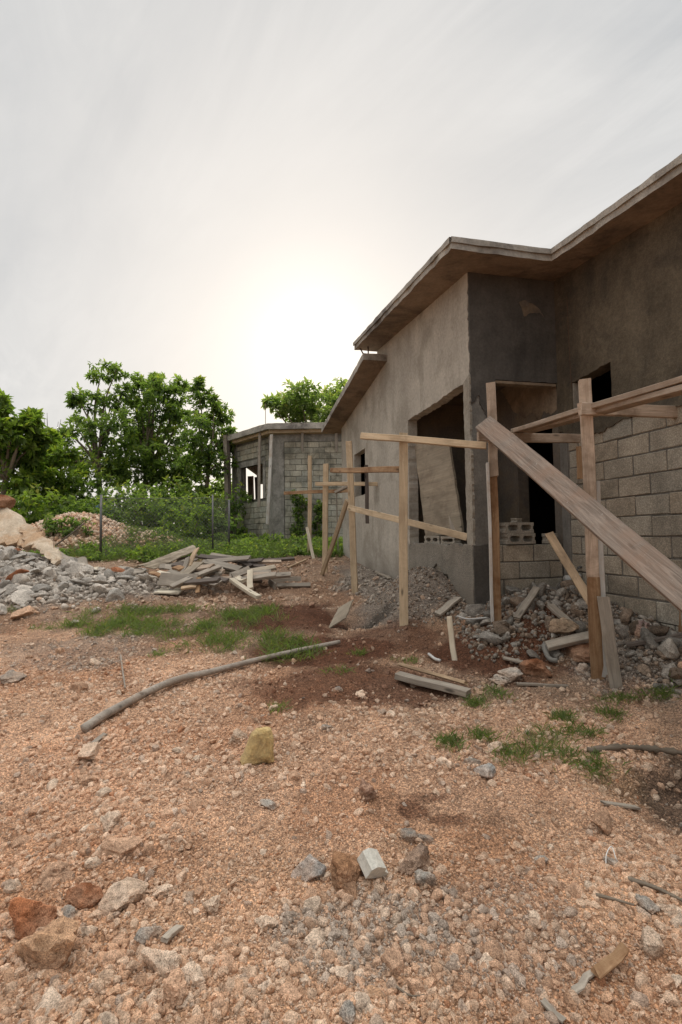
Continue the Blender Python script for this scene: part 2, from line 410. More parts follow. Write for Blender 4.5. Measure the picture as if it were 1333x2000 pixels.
def blocks(name, a0, a1, b0, b1, fr, mat, parent, holes=(), bl=.4, bh=.2, gap=.013, depth=.1, jit=.005, shift=0., mw=None):
    """running-bond block courses as real blocks: a along the wall, b up"""
    bm = bmesh.new(); r = 0; b = b0; lay = bm.verts.layers.float_color.new('Col')
    while b < b1-.03:
        top = min(b+bh, b1); a = a0-random.uniform(0, .01)-(bl/2 if r % 2 else 0)-shift
        while a < a1:
            lo, hi = max(a+gap/2, a0), min(a+bl-gap/2, a1)
            segs = [(lo, hi)]
            for (h0, h1, g0, g1) in holes:
                if g0 < top-.05 and g1 > b+.05:
                    ns = []
                    for (x, y) in segs:
                        if y <= h0 or x >= h1: ns.append((x, y)); continue
                        if x < h0: ns.append((x, h0))
                        if y > h1: ns.append((h1, y))
                    segs = ns
            for (x, y) in segs:
                if y-x < .03: continue
                d = random.uniform(-jit, jit)
                vs = []
                for dd in (d, depth):
                    for bb in (b+gap/2, top-gap/2):
                        for aa in (x, y):
                            vs.append(bm.verts.new(fr(aa+random.uniform(-jit, jit), bb+random.uniform(-jit, jit), dd)))
                tone = random.uniform(.87, 1.12); wt = random.uniform(-.04, .04)
                for q in vs: q[lay] = (tone*(1+wt), tone, tone*(1-wt), 1)
                for f in ((0, 1, 3, 2), (4, 6, 7, 5), (0, 4, 5, 1), (2, 3, 7, 6), (0, 2, 6, 4), (1, 5, 7, 3)):
                    bm.faces.new([vs[i] for i in f])
            a += bl
        b += bh; r += 1
    bmesh.ops.bevel(bm, geom=bm.edges[:], offset=.006, segments=1, affect='EDGES')
    return bm_obj(name, bm, MT[mat], parent, mw)

# ------------------------------------------------------------------ rocks
def ico(sub):
    bm = bmesh.new(); bmesh.ops.create_icosphere(bm, subdivisions=sub, radius=1.); bm.verts.ensure_lookup_table()
    v = np.array([x.co[:] for x in bm.verts]); f = np.array([[q.index for q in p.verts] for p in bm.faces]); bm.free()
    return v/np.linalg.norm(v, axis=1, keepdims=True), f
ICO = {k: ico(k) for k in (1, 2, 3, 4)}
def rock_arr(sub, rng, planes=9, rough=.08, flat=.75, sharp=1.):
    v, f = ICO[sub]
    n = rng.normal(size=(planes, 3)); n /= np.linalg.norm(n, axis=1, keepdims=True); h = rng.uniform(.55, .95, planes)
    d = v@n.T; r = np.where(d > .05, h/np.maximum(d, .05), 9.).min(axis=1); r = np.minimum(r, 1.12)
    r = r*sharp+(1-sharp)
    p = v*r[:, None]
    q = 0
    for k, (sc_, a) in enumerate(((1.7, .8), (3.6, .65), (8., .42), (17., .24))):
        o = rng.uniform(0, 50, 3)
        q = q+a*((vnoise(p[:, 0]*sc_+o[0], p[:, 1]*sc_+o[1], k)+vnoise(p[:, 1]*sc_+o[1], p[:, 2]*sc_+o[2], k+5)+vnoise(p[:, 2]*sc_+o[2], p[:, 0]*sc_+o[0], k+9))/3-.5)
    p = p*(1+rough*2*q)[:, None]
    s = np.array([1., rng.uniform(.65, .95), flat*rng.uniform(.75, 1.15)])
    return p*s, f
def rand_rot(n, rng, tilt=1.):
    q = rng.normal(size=(n, 4)); q[:, 1:3] *= tilt; q /= np.linalg.norm(q, axis=1, keepdims=True)
    w, x, y, z = q.T
    return np.stack([np.stack([1-2*(y*y+z*z), 2*(x*y-z*w), 2*(x*z+y*w)], -1), np.stack([2*(x*y+z*w), 1-2*(x*x+z*z), 2*(y*z-x*w)], -1), np.stack([2*(x*z-y*w), 2*(y*z+x*w), 1-2*(x*x+y*y)], -1)], 1)
def scatter(protos, pos, size, cols, rng, tilt=.5):
    V, Fc, Cc = [], [], []; off = 0; which = rng.integers(0, len(protos), len(pos)); R = rand_rot(len(pos), rng, tilt)
    for k, (pv, pf) in enumerate(protos):
        i = np.where(which == k)[0]
        if not len(i): continue
        w = np.einsum('nij,vj->nvi', R[i], pv)*size[i][:, None, None]+pos[i][:, None, :]
        V.append(w.reshape(-1, 3)); nv = len(pv)
        Fc.append((pf[None]+(np.arange(len(i))*nv)[:, None, None]+off).reshape(-1, 3))
        Cc.append(np.repeat(cols[i], nv, 0)); off += len(i)*nv
    return np.concatenate(V), np.concatenate(Fc), np.concatenate(Cc)

PINK = np.array([.55, .345, .225]); PALE = np.array([.64, .485, .36]); TAN = np.array([.54, .325, .19])
GREY = np.array([.34, .305, .262]); BLUEG = np.array([.27, .262, .245]); RUST = np.array([.26, .10, .045])
DARKRED = np.array([.125, .055, .032]); CONC = np.array([.44, .385, .325]); EARTH = np.array([.25, .185, .135])
def masks(x, y):
    n = fbm(x*1.6, y*1.6, 4, 41)-.5; n2 = fbm(x*5, y*5, 3, 55)-.5
    def z(*a, **k): return sstep(.30, .62, gz(x, y, *a, **k)+n*.75+n2*.35)
    far = sstep(3.7, 5.3, y+n*2.2+n2+.45*np.clip(x, -3, 2))
    d = {}
    d['brown'] = far
    d['red'] = np.maximum.reduce([z(-.75, 6.7, 1.0, 1.0), z(-.15, 5.35, 1.0, .5), z(-.05, 4.45, 1.0, .5)*.85, z(1.6, 5.1, .9, .6), z(.6, 5.6, .6, .5)*.7, z(.36, 2.80, .10, .10)*.85, z(.52, 2.72, .12, .05)*.7, z(.46, 2.9, .16, .05)*.6, z(-.05, 4.7, .7, .3)*.6, z(2.35, 6.0, .4, .3)])
    d['grey'] = np.maximum.reduce([z(1.0, 6.9, 1.05, 1.25), z(.7, 9.0, .75, 2.4), z(2.6, 5.1, .8, 1.), z(-5.5, 8.3, 3.4, 1.9), z(.10, 2.02, .36, .2)*.55, z(-1.35, 1.66, .25, .15)*.5, z(-2.9, 5.4, 1.0, .6)*.45, z(.55, 2.0, .4, .3)*.3])
    d['green'] = np.maximum.reduce([z(-2.05, 6.5, 1.5, .7), z(-2.7, 6.7, 1.4, .5), z(-1.25, 5.75, .6, .65), z(-.75, 5.35, .4, .35)*.8, z(1.15, 3.45, .5, .2)*.7, z(1.75, 3.0, .5, .22)*.5,
                     sstep(10.9, 12.4, y+n*2.4)*sstep(1.0, -.6, x+n*2)])
    d['dark'] = np.maximum.reduce([z(2.05, 2.82, .5, .3), z(.3, 6.4, .42, .34)*.9, z(2.95, 4.9, .22, .5)*.7])
    d['green'] = d['green']*np.maximum(sstep(.40, .60, fbm(x*4.2+9, y*3.6, 5, 61)), .85*(y > 9.5))*(1-z(-7.4, 14.2, 2.0, 1.7))
    d['soil'] = np.maximum(z(2.35, 5.5, .95, .85), z(2.95, 4.6, .5, .9))
    d['pinkmound'] = z(-7.4, 14.4, 2.3, 1.6)
    return d
def ground_col(x, y):
    m = masks(x, y); n = fbm(x*3, y*3, 4, 77)[..., None]
    c = PINK*(.80+.42*n)*np.ones_like(n)
    c = c+(TAN-PINK)*sstep(3.2, 1.7, y)[..., None]*.6
    c = c+(EARTH*1.05-c)*(m['brown']*.72)[..., None]
    pat = sstep(.46, .62, fbm(x*1.7+31, y*1.7, 4, 83))[..., None]; c = c*(1-pat*.24*np.array([.7, 1., 1.2])); pat2 = sstep(.48, .66, fbm(x*.9+71, y*1.4, 4, 87))[..., None]; c = c*(1+pat2*.12)
    c = c+(GREY*.78-c)*(m['grey']*.8)[..., None]
    c = c+(np.array([.125, .095, .072])-c)*(m['soil']*.8)[..., None]
    c = c+(DARKRED-c)*(m['red']*.92)[..., None]
    gm = m['green']*.55
    c = c+(np.array([.115, .105, .045])-c)*gm[..., None]
    c = c+(np.array([.05, .043, .036])-c)*(m['dark']*.75)[..., None]
    c = c+(PINK*.9-c)*m['pinkmound'][..., None]
    return c

# ground: one sheet out to the horizon, finest where one stands
def warp(lo, a, b, hi, step, ratio):
    mid = list(np.arange(a, b, step)); L, R = [], []; s = step; p = a
    while p > lo: s *= ratio; p -= s; L.append(p)
    s = step; p = mid[-1]
    while p < hi: s *= ratio; p += s; R.append(p)
    return np.array(L[::-1]+mid+R)
gx = warp(-320, -2.6, 2.9, 320, .015, 1.035); gy = warp(-40, 1.1, 5.2, 420, .012, 1.02)
X, Y = np.meshgrid(gx, gy); Z = hgt(X, Y)
Z = np.where((Y > 40) | (abs(X) > 40), big_h(X, Y), Z)
nx, ny = len(gx), len(gy)
idx = np.arange(nx*ny).reshape(ny, nx)
fq = np.stack([idx[:-1, :-1], idx[:-1, 1:], idx[1:, 1:], idx[1:, :-1]], -1).reshape(-1, 4)
gme = np_mesh('ground', np.stack([X, Y, Z], -1).reshape(-1, 3), fq, ground_col(X.ravel(), Y.ravel()), True)
tag(link('ground', gme, MT['ground']), kind='structure')

def inside_house(x, y):
    # footprint of the main house (porch corner outwards), used to keep loose stuff out of the walls
    dx, dy = x-HB.x, y-HB.y; s = dx*HE.x+dy*HE.y; t = dx*HD.x+dy*HD.y
    return ((s > -.02) & (t > -.02) & (t < 7)) | ((s > 1.13) & (t > -6))
# house frame: x' along the porch front, y' along the long side wall
_r = ray(437, 1051); HD = Vector((_r.x, _r.y, 0)).normalized(); HE = Vector((HD.y, -HD.x, 0)); HB = Vector((1.519, 5.864, 0))
def HW(s, t, z): return HB+HE*s+HD*t+Vector((0, 0, z))

# ------------------------------------------------------------------ loose gravel (uncountable) and loose rocks
def pick_cols(x, y, rng, base_pale=.45):
    m = masks(x, y); n = len(x); r = rng.random(n)
    c = np.where((r < base_pale)[:, None], PALE, PINK)*rng.uniform(.72, 1.2, (n, 1))
    c = np.where((r > .93)[:, None], GREY*rng.uniform(.8, 1.3, (n, 1)), c)
    c = np.where((r > .985)[:, None], RUST*rng.uniform(.8, 1.6, (n, 1)), c)
    gsel = rng.random(n) < m['grey']*.85
    c = np.where(gsel[:, None], np.where((rng.random(n) < .6)[:, None], GREY, CONC)*rng.uniform(.75, 1.3, (n, 1)), c)
    rs = rng.random(n) < m['red']*.75
    c = np.where(rs[:, None], DARKRED*rng.uniform(.8, 1.8, (n, 1)), c)
    bs = m['brown'][:, None]*.3
    c = c*(1-bs)+EARTH*1.3*bs
    c = c*.55+ground_col(x, y)*.45
    return np.clip(c, .01, .9)
P_S = [rock_arr(1, RNG, 7, .12, .75) for _ in range(14)]
P_M = [rock_arr(2, RNG, 8, .24, .72) for _ in range(14)]
def cast(n, y0, y1, rng, kmax=.80, power=1.):
    """random ground positions between two distances, over a strip that widens with distance"""
    y = y0*(y1/y0)**rng.random(n)
    x = rng.uniform(-kmax, kmax, n)*(y+.35)
    return x, y
def gravel(n, y0, y1, s0, s1, protos, rng, keep=None, sink=.15, pw=2.2, clump=None):
    x, y = cast(n, y0, y1, rng)
    ok = ~inside_house(x, y)
    if keep is not None: ok &= rng.random(n) < keep(x, y)
    x, y = x[ok], y[ok]
    s = s0*(s1/s0)**(rng.random(len(x))**pw)
    z = hgt(x, y)+s*sink
    return scatter(protos, np.stack([x, y, z], 1), s, pick_cols(x, y, rng), rng, .6)
def drift(x, y):
    d = np.maximum.reduce([gz(x, y, -1.35, 3.1, .5, 1.0, 1., .3), gz(x, y, -2.4, 4.6, 1.5, .7), gz(x, y, -.75, 1.75, .7, .25), gz(x, y, .35, 3.7, .65, .5), gz(x, y, .15, 1.95, .5, .3), gz(x, y, 1.3, 2.2, .5, .3), gz(x, y, -1.6, 2.0, .5, .3)])
    return np.clip(d*1.5*(.35+fbm(x*4, y*4, 3, 97)), .02, 1)
def dens(x, y):
    m = masks(x, y); d = .25+1.5*np.clip(fbm(x*1.3, y*1.3, 3, 91)-.33, 0, 1)+.8*np.clip(fbm(x*5, y*5, 2, 95)-.45, 0, 1)
    d = np.clip(d-.12+.5*(fbm(x*.8+5, y*.8, 3, 99)-.4), .03, 1)
    d = d*(1-.75*m['red'])*(1-.55*m['green'])*(1-.7*m['dark'])+.35*m['grey']
    return np.clip(d, .03, 1)
parts = [gravel(85000, 1.25, 3.6, .0028, .0085, P_S, RNG, dens, .25, 1.6),
         gravel(20000, 1.25, 5.5, .006, .017, P_S, RNG, dens, .0),
         gravel(20000, 3.0, 9.5, .010, .034, P_S, RNG, dens, .15),
         gravel(5200, 1.4, 7.5, .013, .034, P_M, RNG, dens, .0),
         gravel(26000, 1.5, 6.2, .007, .030, P_M, RNG, drift, .0, 1.7),
         gravel(9000, 7.0, 13., .02, .06, P_S, RNG, dens, .2)]
def merge(parts):
    V, Fc, Cc, o = [], [], [], 0
    for v, f, c in parts: V.append(v); Fc.append(f+o); Cc.append(c); o += len(v)
    return np.concatenate(V), np.concatenate(Fc), np.concatenate(Cc)
v, f, c = merge(parts)
tag(link('gravel', np_mesh('gravel', v, f, c, True), MT['stone']), kind='stuff', label='loose pink and grey limestone gravel covering the ground', cat='gravel')
_me = bpy.data.objects['gravel'].data
for a, b in (('', ''),): _me.set_sharp_from_angle(angle=math.radians(38))

COLLAR = []
def rock(name, u, v, wpx, col, label, seed, hf=.75, flat=.7, planes=8, rough=.10, cat='rock', mat='stone', sub=4, rz=None, sink=.36, stretch=1.):
    rng = np.random.default_rng(seed); p = gp(u, v)
    pv, pf = rock_arr(sub, rng, planes, rough, flat)
    pv = pv*np.array([stretch, 1, 1])
    a = rng.uniform(0, 6.28) if rz is None else rz
    R = np.array([[math.cos(a), -math.sin(a), 0], [math.sin(a), math.cos(a), 0], [0, 0, 1]])
    pv = pv@R.T; r = wpx/F*p.y/(pv[:, 0].max()-pv[:, 0].min()); pv = pv*r; zmin = pv[:, 2].min()
    me = np_mesh(name, pv, pf, None, True)
    nn = fbm(pv[:, 0]/r*1.5+seed, pv[:, 1]/r*1.5+pv[:, 2]/r, 4, seed)[:, None]
    up1 = np.clip(pv[:, 2]/r, -.6, .8)[:, None]; dust = np.clip(.46-up1*.45+(nn-.5)*1.1, 0, .8)
    cc = np.array(col)*(.58+.85*nn)*(.92+.22*up1); set_col(me, np.clip(cc*(1-dust)+PINK*.8*dust, 0, .9)); me.set_sharp_from_angle(angle=math.radians(22)); COLLAR.append((p.x, p.y, wpx/F*p.y*.5))
    o = link(name, me, MT[mat]); o.location = (p.x, p.y, p.z-zmin*(1-2*sink))
    return tag(o, label, cat)
ROCKS = [
 ('rock', 92, 1885, 128, TAN*.9, 'large tan wedge-shaped rock with dark underside in the bottom left corner', 11, .8),
 ('rock', 60, 1815, 95, RUST*1.7, 'rust orange layered rock just above the big tan wedge', 12, .6),
 ('rock', 158, 1755, 72, RUST*1.1, 'deep red-brown jagged rock beside the rust orange one', 13, .8),
 ('rock', 108, 1722, 72, PINK*1.05, 'rounded pinkish boulder up from the red-brown jagged rock', 14, .8),
 ('rock', 136, 1800, 40, GREY*1.1, 'small grey angular stone right of the rust orange rock', 15, .8),
 ('rock', 245, 1765, 78, PALE, 'long pale pink rock right of the red-brown jagged rock', 16, .7),
 ('rock', 320, 1750, 46, PALE*1.25, 'whitish crusty limestone lump right of the long pale pink rock', 17, .7),
 ('rock', 240, 1680, 80, PINK*1.1, 'half buried pink limestone hump upper left of the foreground', 18, .6),
 ('rock', 312, 1905, 82, PALE*1.08, 'tall pale pink ridged rock near the bottom edge', 19, 1.),
 ('rock', 345, 1955, 58, PINK*1.05, 'pink-brown rock touching the foot of the tall ridged rock', 20, .8),
 ('rock', 290, 1838, 44, GREY*1.15, 'grey-brown pointed stone beside the wooden chip', 21, .8),
 ('rock', 418, 1775, 32, PALE, 'upright egg-shaped pale stone standing alone left of the grey gravel', 22, 1.1),
 ('rock', 520, 1820, 48, PALE*1.15, 'cream and tan rounded stone at the left end of the grey gravel patch', 23, .8),
 ('concrete_chunk', 607, 1706, 70, BLUEG*1.35, 'large blue-grey concrete lump above the grey gravel patch', 24, .7),
 ('rock', 680, 1718, 64, np.array([.36, .19, .10]), 'orange-brown rock between the blue-grey lump and the white moulding piece', 25, .7),
 ('rock', 808, 1690, 66, np.array([.27, .19, .14]), 'big dark brown double-lobed rock right of the white moulding piece', 26, .8),
 ('concrete_chunk', 828, 1732, 44, GREY*1.05, 'flat grey-brown slab leaning on the dark double-lobed rock', 27, .7),
 ('rock', 802, 1645, 34, GREY*.8, 'dark grey stone of the pair behind the double-lobed rock, left one', 28, .8),
 ('rock', 830, 1645, 32, GREY*.85, 'dark grey stone of the pair behind the double-lobed rock, right one', 29, .8),
 ('rock', 733, 1940, 36, TAN*1.1, 'brown elongated stone below the grey gravel patch', 30, 1.),
 ('rock', 680, 1980, 32, GREY*1.05, 'grey pebble at the bottom edge near the middle', 31, .9),
 ('rock', 715, 1555, 36, np.array([.33, .20, .14]), 'dark pink pyramid-shaped stone in the middle of the bare gravel', 32, 1.),
 ('concrete_chunk', 522, 1577, 36, GREY*1.4, 'small pale grey brick-shaped chunk below the yellow block', 33, .6),
 ('rock', 540, 1538, 28, PINK*1.05, 'pink stone just above the small pale brick-shaped chunk', 34, .8),
 ('rock', 466, 1455, 44, PALE, 'pale pink lump close to the left side of the yellow block', 35, .8),
 ('rock', 870, 1508, 32, PALE*1.3, 'white stone on the red earth spot among the grass', 36, .9),
 ('concrete_chunk', 946, 1508, 42, BLUEG*1.6, 'blue-grey two-part chunk right of the red earth spot', 37, .7),
 ('concrete_chunk', 922, 1490, 40, GREY*1.1, 'dull grey lump behind the blue-grey two-part chunk', 38, .6),
 ('rock', 965, 1470, 44, PALE*1.05, 'pale pink rock sitting in the grass tuft', 39, .7),
 ('rock', 1000, 1332, 46, CONC*1.1, 'light grey block in front of the red earth heap, right of a similar flatter one', 40, .8),
 ('concrete_chunk', 975, 1334, 46, CONC, 'flat light grey concrete lump in front of the red earth heap', 41, .55),
 ('brick_chunk', 1042, 1312, 52, RUST*.9, 'dark rust broken brick piece lying near the heap of rubble', 42, .55),
 ('brick_chunk', 1140, 1285, 62, RUST*.55, 'very dark rusty chunk below the short plank by the right posts', 43, .6),
 ('rock', 1143, 1315, 30, CONC, 'round grey stone at the foot of the right double post', 44, .9),
 ('concrete_chunk', 1100, 1235, 60, np.array([.33, .25, .17]), 'tan broken block half buried in the rubble beside the porch', 45, .6),
 ('rock', 1255, 1245, 40, np.array([.28, .20, .18]), 'pinkish dark rock right of the leaning stakes', 46, .9),
 ('rock', 1275, 1350, 26, PALE, 'pale stone in the grass right of the leaning stakes', 47, .7),
 ('rock', 175, 1478, 46, PALE*1.05, 'round pale pink boulder left of the centre below the grey pole', 48, .9),
 ('rock', 168, 1535, 36, PINK, 'pink stone below the round pale boulder', 49, .8),
 ('rock', 215, 1618, 42, PALE, 'pale cracked limestone lump at the left lower middle', 50, .7),
 ('rock', 152, 1352, 38, PINK*.9, 'rounded brown-pink rock left above the end of the grey pole', 51, .9),
 ('rock', 222, 1388, 44, PINK*1.1, 'pink rock touching the grey pole near its left end', 52, .7),
 ('rock', 145, 1222, 24, CONC*1.1, 'single grey boulder at the edge of the left grass', 53, .9),
 ('rock', 48, 1202, 42, PINK*1.1, 'pink limestone boulder at the foot of the rubble heap', 54, .7),
 ('concrete_chunk', 20, 1330, 60, GREY*.95, 'flat grey slab at the left edge above the pink gravel', 55, .3),
 ('rock', 1058, 1685, 28, GREY*1.3, 'grey stone with a white string wound over it' if False else 'light pink-grey stone with faint crust left of the twigs', 56, .8),
 ('rock', 1195, 1688, 26, CONC, 'grey stone tied with white string on the right', 57, .8),
 ('rock', 1258, 1770, 32, GREY*1.1, 'blue-grey triangular stone below the brown stick', 58, .8),
 ('rock', 1300, 1780, 44, PALE, 'big pale stone at the right edge below the brown stick', 59, .8),
 ('rock', 1270, 1855, 44, PALE*.95, 'upright pale stone near the right edge above the splintered wood', 60, 1.),
 ('rock', 1180, 1615, 44, PINK*.95, 'pink-brown limestone lump right of the bare gravel, below the grey splinter', 61, .8),
 ('rock', 640, 1430, 22, GREY*.95, 'grey pebble in the pale gravel spread right of the yellow block', 62, .9),
 ('rock', 538, 1390, 24, PALE*1.2, 'whitish pebble above the pale gravel spread', 63, .8),
 ('rock', 658, 1358, 22, BLUEG*.9, 'dark blue-grey round pebble below the plywood square', 64, .9),
 ('rock', 704, 1362, 22, PALE*1.25, 'white pebble next to the dark blue-grey round one', 65, .9),
]
for (nm, u, v, w, col, lab, sd, hf) in ROCKS:
    rock(nm, u, v, w, col, lab, sd, flat=hf, planes=8+sd % 5, rough=.26+.08*(sd % 3), stretch=1.+.12*(sd % 4))
# fines banked up round the foot of every big stone
_x, _y, _s = [], [], []
for (a, b, r) in COLLAR:
    m = int(60+900*r); t = RNG.uniform(0, 6.28, m); q = r*(.75+.55*RNG.random(m)**1.5)
    _x.append(a+np.cos(t)*q); _y.append(b+.02+np.sin(t)*q*.8); _s.append(.0035+.011*RNG.random(m)**2.2*min(1., r/.05))
_x, _y, _s = map(np.concatenate, (_x, _y, _s)); ok = ~inside_house(_x, _y); _x, _y, _s = _x[ok], _y[ok], _s[ok]
v, f, c = scatter(P_S, np.stack([_x, _y, hgt(_x, _y)+_s*.4], 1), _s, pick_cols(_x, _y, RNG), RNG, .6)
_m = np_mesh('gravel', v, f, c, True); tag(link('gravel', _m, MT['stone']), 'fine gravel banked round the larger stones', 'gravel', kind='stuff'); _m.set_sharp_from_angle(angle=math.radians(38))
# medium stones, individuals but nothing tells them apart
def many(n, name, region, s0, s1, label, group, cat, colf, seed, flat=.72, mat='stone', sink=.15, pw=1.5, sub=3, nproto=12, pl=7, rgh=.28):
    rng = np.random.default_rng(seed)
    protos = []
    for k in range(nproto):
        pv, pf = rock_arr(sub, rng, pl+k % 5, rgh, flat); me = np_mesh(name, pv, pf, None, True); me.set_sharp_from_angle(angle=math.radians(33))
        nn = fbm(pv[:, 0]*1.5+k, pv[:, 1]*1.5+pv[:, 2], 4, k)[:, None]
        protos.append((me, nn))
    k = 0; made = {}
    while k < n:
        x, y = region(rng)
        if inside_house(np.array(x), np.array(y)): continue
        s = s0*(s1/s0)**(rng.random()**pw)
        ci = int(rng.integers(0, 6)); pi = int(rng.integers(0, nproto)); key = (pi, ci)
        if key not in made:
            me = protos[pi][0].copy(); col = colf(rng); set_col(me, np.clip(col*(.65+.75*protos[pi][1]), 0, .9)); me.materials.append(MT[mat]); made[key] = me
        o = bpy.data.objects.new(name, made[key]); C.objects.link(o)
        o.scale = (s, s, s); o.location = (x, y, hz(x, y)+s*sink)
        o.rotation_euler = (rng.normal()*.5, rng.normal()*.5, rng.uniform(0, 6.28))
        tag(o, label, cat, group); k += 1
def reg_field(rng):
    y = 1.45*(6./1.45)**rng.random(); x = rng.uniform(-.72, .72)*y
    return (x, y) if rng.random() < float(drift(np.array(x), np.array(y)))+.06 else reg_field(rng)
many(290, 'limestone_rock', reg_field, .016, .050, 'pinkish limestone rock of fist size lying loose in the gravel', 'fist-sized limestone rocks in the gravel', 'rock',
     lambda r: (PALE*.95 if r.random() < .35 else PINK)*r.uniform(.85, 1.15), 101, sink=.0)
def reg_heap(rng):
    while True:
        x = rng.uniform(-7.2, -2.2); y = rng.uniform(6.2, 9.6)
        d = float(big_h(x, y)-base_h(x, y))
        if d > .02+rng.random()*.35 and abs(x/y) < .74: return x, y
    return x, y
ccol = lambda r: (CONC if r.random() < .7 else (GREY if r.random() < .8 else RUST*1.3))*r.uniform(.65, 1.2)+.02
many(175, 'concrete_chunk', reg_heap, .045, .17, 'grey broken concrete chunk in the rubble heap on the left', 'broken concrete chunks in the left rubble heap', 'rubble', ccol, 202, .66, 'rubble', .25, 1.6, 3, 14, 4, .14)
many(95, 'concrete_fragment', reg_heap, .07, .20, 'flat broken piece of concrete slab in the rubble heap on the left', 'flat slab pieces in the left rubble heap', 'rubble', ccol, 203, .24, 'rubble', .35, 1.4, 3, 10, 4, .08)
def reg_porch(rng):
    while True:
        x = rng.uniform(1.3, 3.1); y = rng.uniform(3.9, 6.0)
        d = float(big_h(x, y)-base_h(x, y))
        if d > .04+rng.random()*.22 and not inside_house(np.array(x+.03), np.array(y+.03)): return x, y
many(190, 'rubble_chunk', reg_porch, .03, .13, 'grey rubble chunk heaped below the porch and the block wall', 'rubble chunks below the porch', 'rubble',
     lambda r: (GREY if r.random() < .45 else (CONC*.85 if r.random() < .5 else EARTH))*r.uniform(.42, 1.0), 303, .5, 'rubble', .25, 1.6, 3, 14, 5, .16)
# small rubble filling the heaps
def fill(n, x0, x1, y0, y1, s0, s1, thr, colf, rng):
    x = rng.uniform(x0, x1, n); y = rng.uniform(y0, y1, n); d = big_h(x, y)-base_h(x, y)
    ok = (d > thr+rng.random(n)*.15) & ~inside_house(x, y); x, y = x[ok], y[ok]
    s = s0*(s1/s0)**(rng.random(len(x))**2)
    return scatter(P_S, np.stack([x, y, hgt(x, y)+s*.3], 1), s, colf(len(x), rng)*.8+EARTH*.2, rng, 1.)
cg = lambda n, r: np.where((r.random(n) < .8)[:, None], CONC, GREY)*r.uniform(.7, 1.35, (n, 1))
cd = lambda n, r: np.where((r.random(n) < .5)[:, None], GREY*.8, EARTH)*r.uniform(.4, 1.25, (n, 1))
cp = lambda n, r: np.where((r.random(n) < .6)[:, None], PALE, PINK)*r.uniform(.75, 1.2, (n, 1))
v, f, c = merge([fill(8000, -8, -2, 6.8, 10.2, .02, .075, .05, cg, RNG)])
_m = np_mesh('rubble', v, f, c, False); tag(link('rubble', _m, MT['rubble']), 'small broken concrete filling the left heap', 'rubble', kind='stuff')
v, f, c = merge([fill(6000, 1.2, 3.2, 4.0, 6.2, .008, .04, .05, cd, RNG), fill(5000, .3, 1.6, 5.8, 8.6, .005, .026, .06, cd, RNG)])
_m = np_mesh('rubble', v, f, c, False); tag(link('rubble', _m, MT['rubble']), 'small dark rubble below the unfinished house', 'rubble', kind='stuff')
v, f, c = merge([fill(10000, -10, -4, 12.6, 17, .025, .09, .12, cp, RNG)])
_m = np_mesh('limestone_gravel', v, f, c, False); tag(link('limestone_gravel', _m, MT['rubble']), 'pink crushed limestone on the mound behind the fence', 'gravel', kind='stuff')

# ------------------------------------------------------------------ the unfinished house
HRZ = math.atan2(HE.y, HE.x)
house = empty('unfinished_house', (HB.x, HB.y, .3), 'unfinished grey concrete house with bare block wall and overhanging flat roof', 'house', rz=HRZ)
HM = Matrix.Translation(HB) @ Matrix.Rotation(HRZ, 4, 'Z')
SW = 1.161                                     # plane of the block wall
ztop = lambda t: 4.64+.1*(t+.5)
zun = lambda t: ztop(t)-.115
ltop = lambda t: 4.665-.124*(t-3.06)
lun = lambda t: ltop(t)-.115
def box_obj(name, lo, hi, mat, parent=None, mw=None, bev=.006):
    bm = bmesh.new(); add_box(bm, lo, hi)
    if bev: bmesh.ops.bevel(bm, geom=bm.edges[:], offset=bev, segments=2, affect='EDGES')
    return bm_obj(name, bm, MT[mat], parent, mw)
f_side = lambda t, z, d: Vector((d, t, z))
f_porch = lambda s, z, d: Vector((s, d-.012, z))
f_wing = lambda t, z, d: Vector((SW+d, t, z))
# long smooth side wall with the big opening notched out and a small window
out = [(2.10, .1), (6.62, .1), (6.62, lun(6.62)+.02), (3.60, lun(3.6)+.02), (3.60, zun(3.6)+.02), (.018, zun(0)+.02), (.026, 3.24), (.15, 3.30), (2.06, 3.285), (2.085, 1.36)]
am = [0, 0, 0, 0, 0, .022, .012, .026, .012, .01]
win = [(4.54, 2.35), (5.42, 2.35), (5.42, 3.28), (4.54, 3.28)]
slab('side_wall', [(max(a, .002), b) for a, b in jag(out, am, .028)], [jag(win, [.006]*4)], f_side, .15, 'side', house, HM)
# parapet below the side opening: spatter coat with a bare patch of blocks
patch = jag([(.72, .72), (1.28, .80), (1.42, 1.0), (1.0, 1.1), (.66, 1.0)], [.05]*5, .04)
slab('side_parapet', jag([(.0, .1), (2.10, .1), (2.085, 1.37), (0.01, 1.385)], [0, 0, .03, .012], .04), [patch], lambda t, z, d: Vector((d-.022, t, z)), .06, 'rough', house, HM)
blocks('parapet_blocks', .03, 2.06, .16, 1.36, lambda a, b, d: Vector((d+.002, a, b)), 'block', house, bl=.4, depth=.14, mw=HM)
# pillar at the corner
box_obj('pillar', (.004, .004, .1), (.30, .15, 3.34), 'column', house, HM)
slab('pillar_render', jag([(.0, 1.38), (.148, 1.375), (.15, 3.30), (.0, 3.36)], [0, .012, .0, .014], .022), [], lambda t, z, d: Vector((d-.014, t, z)), .03, 'reveal', house, HM)
slab('pillar_base_coat', jag([(-.012, .1), (.30, .1), (.302, 1.40), (-.012, 1.37)], [0, .015, .012, .0], .04), [], lambda s, z, d: Vector((s, d-.010, z)), .03, 'porch', house, HM)
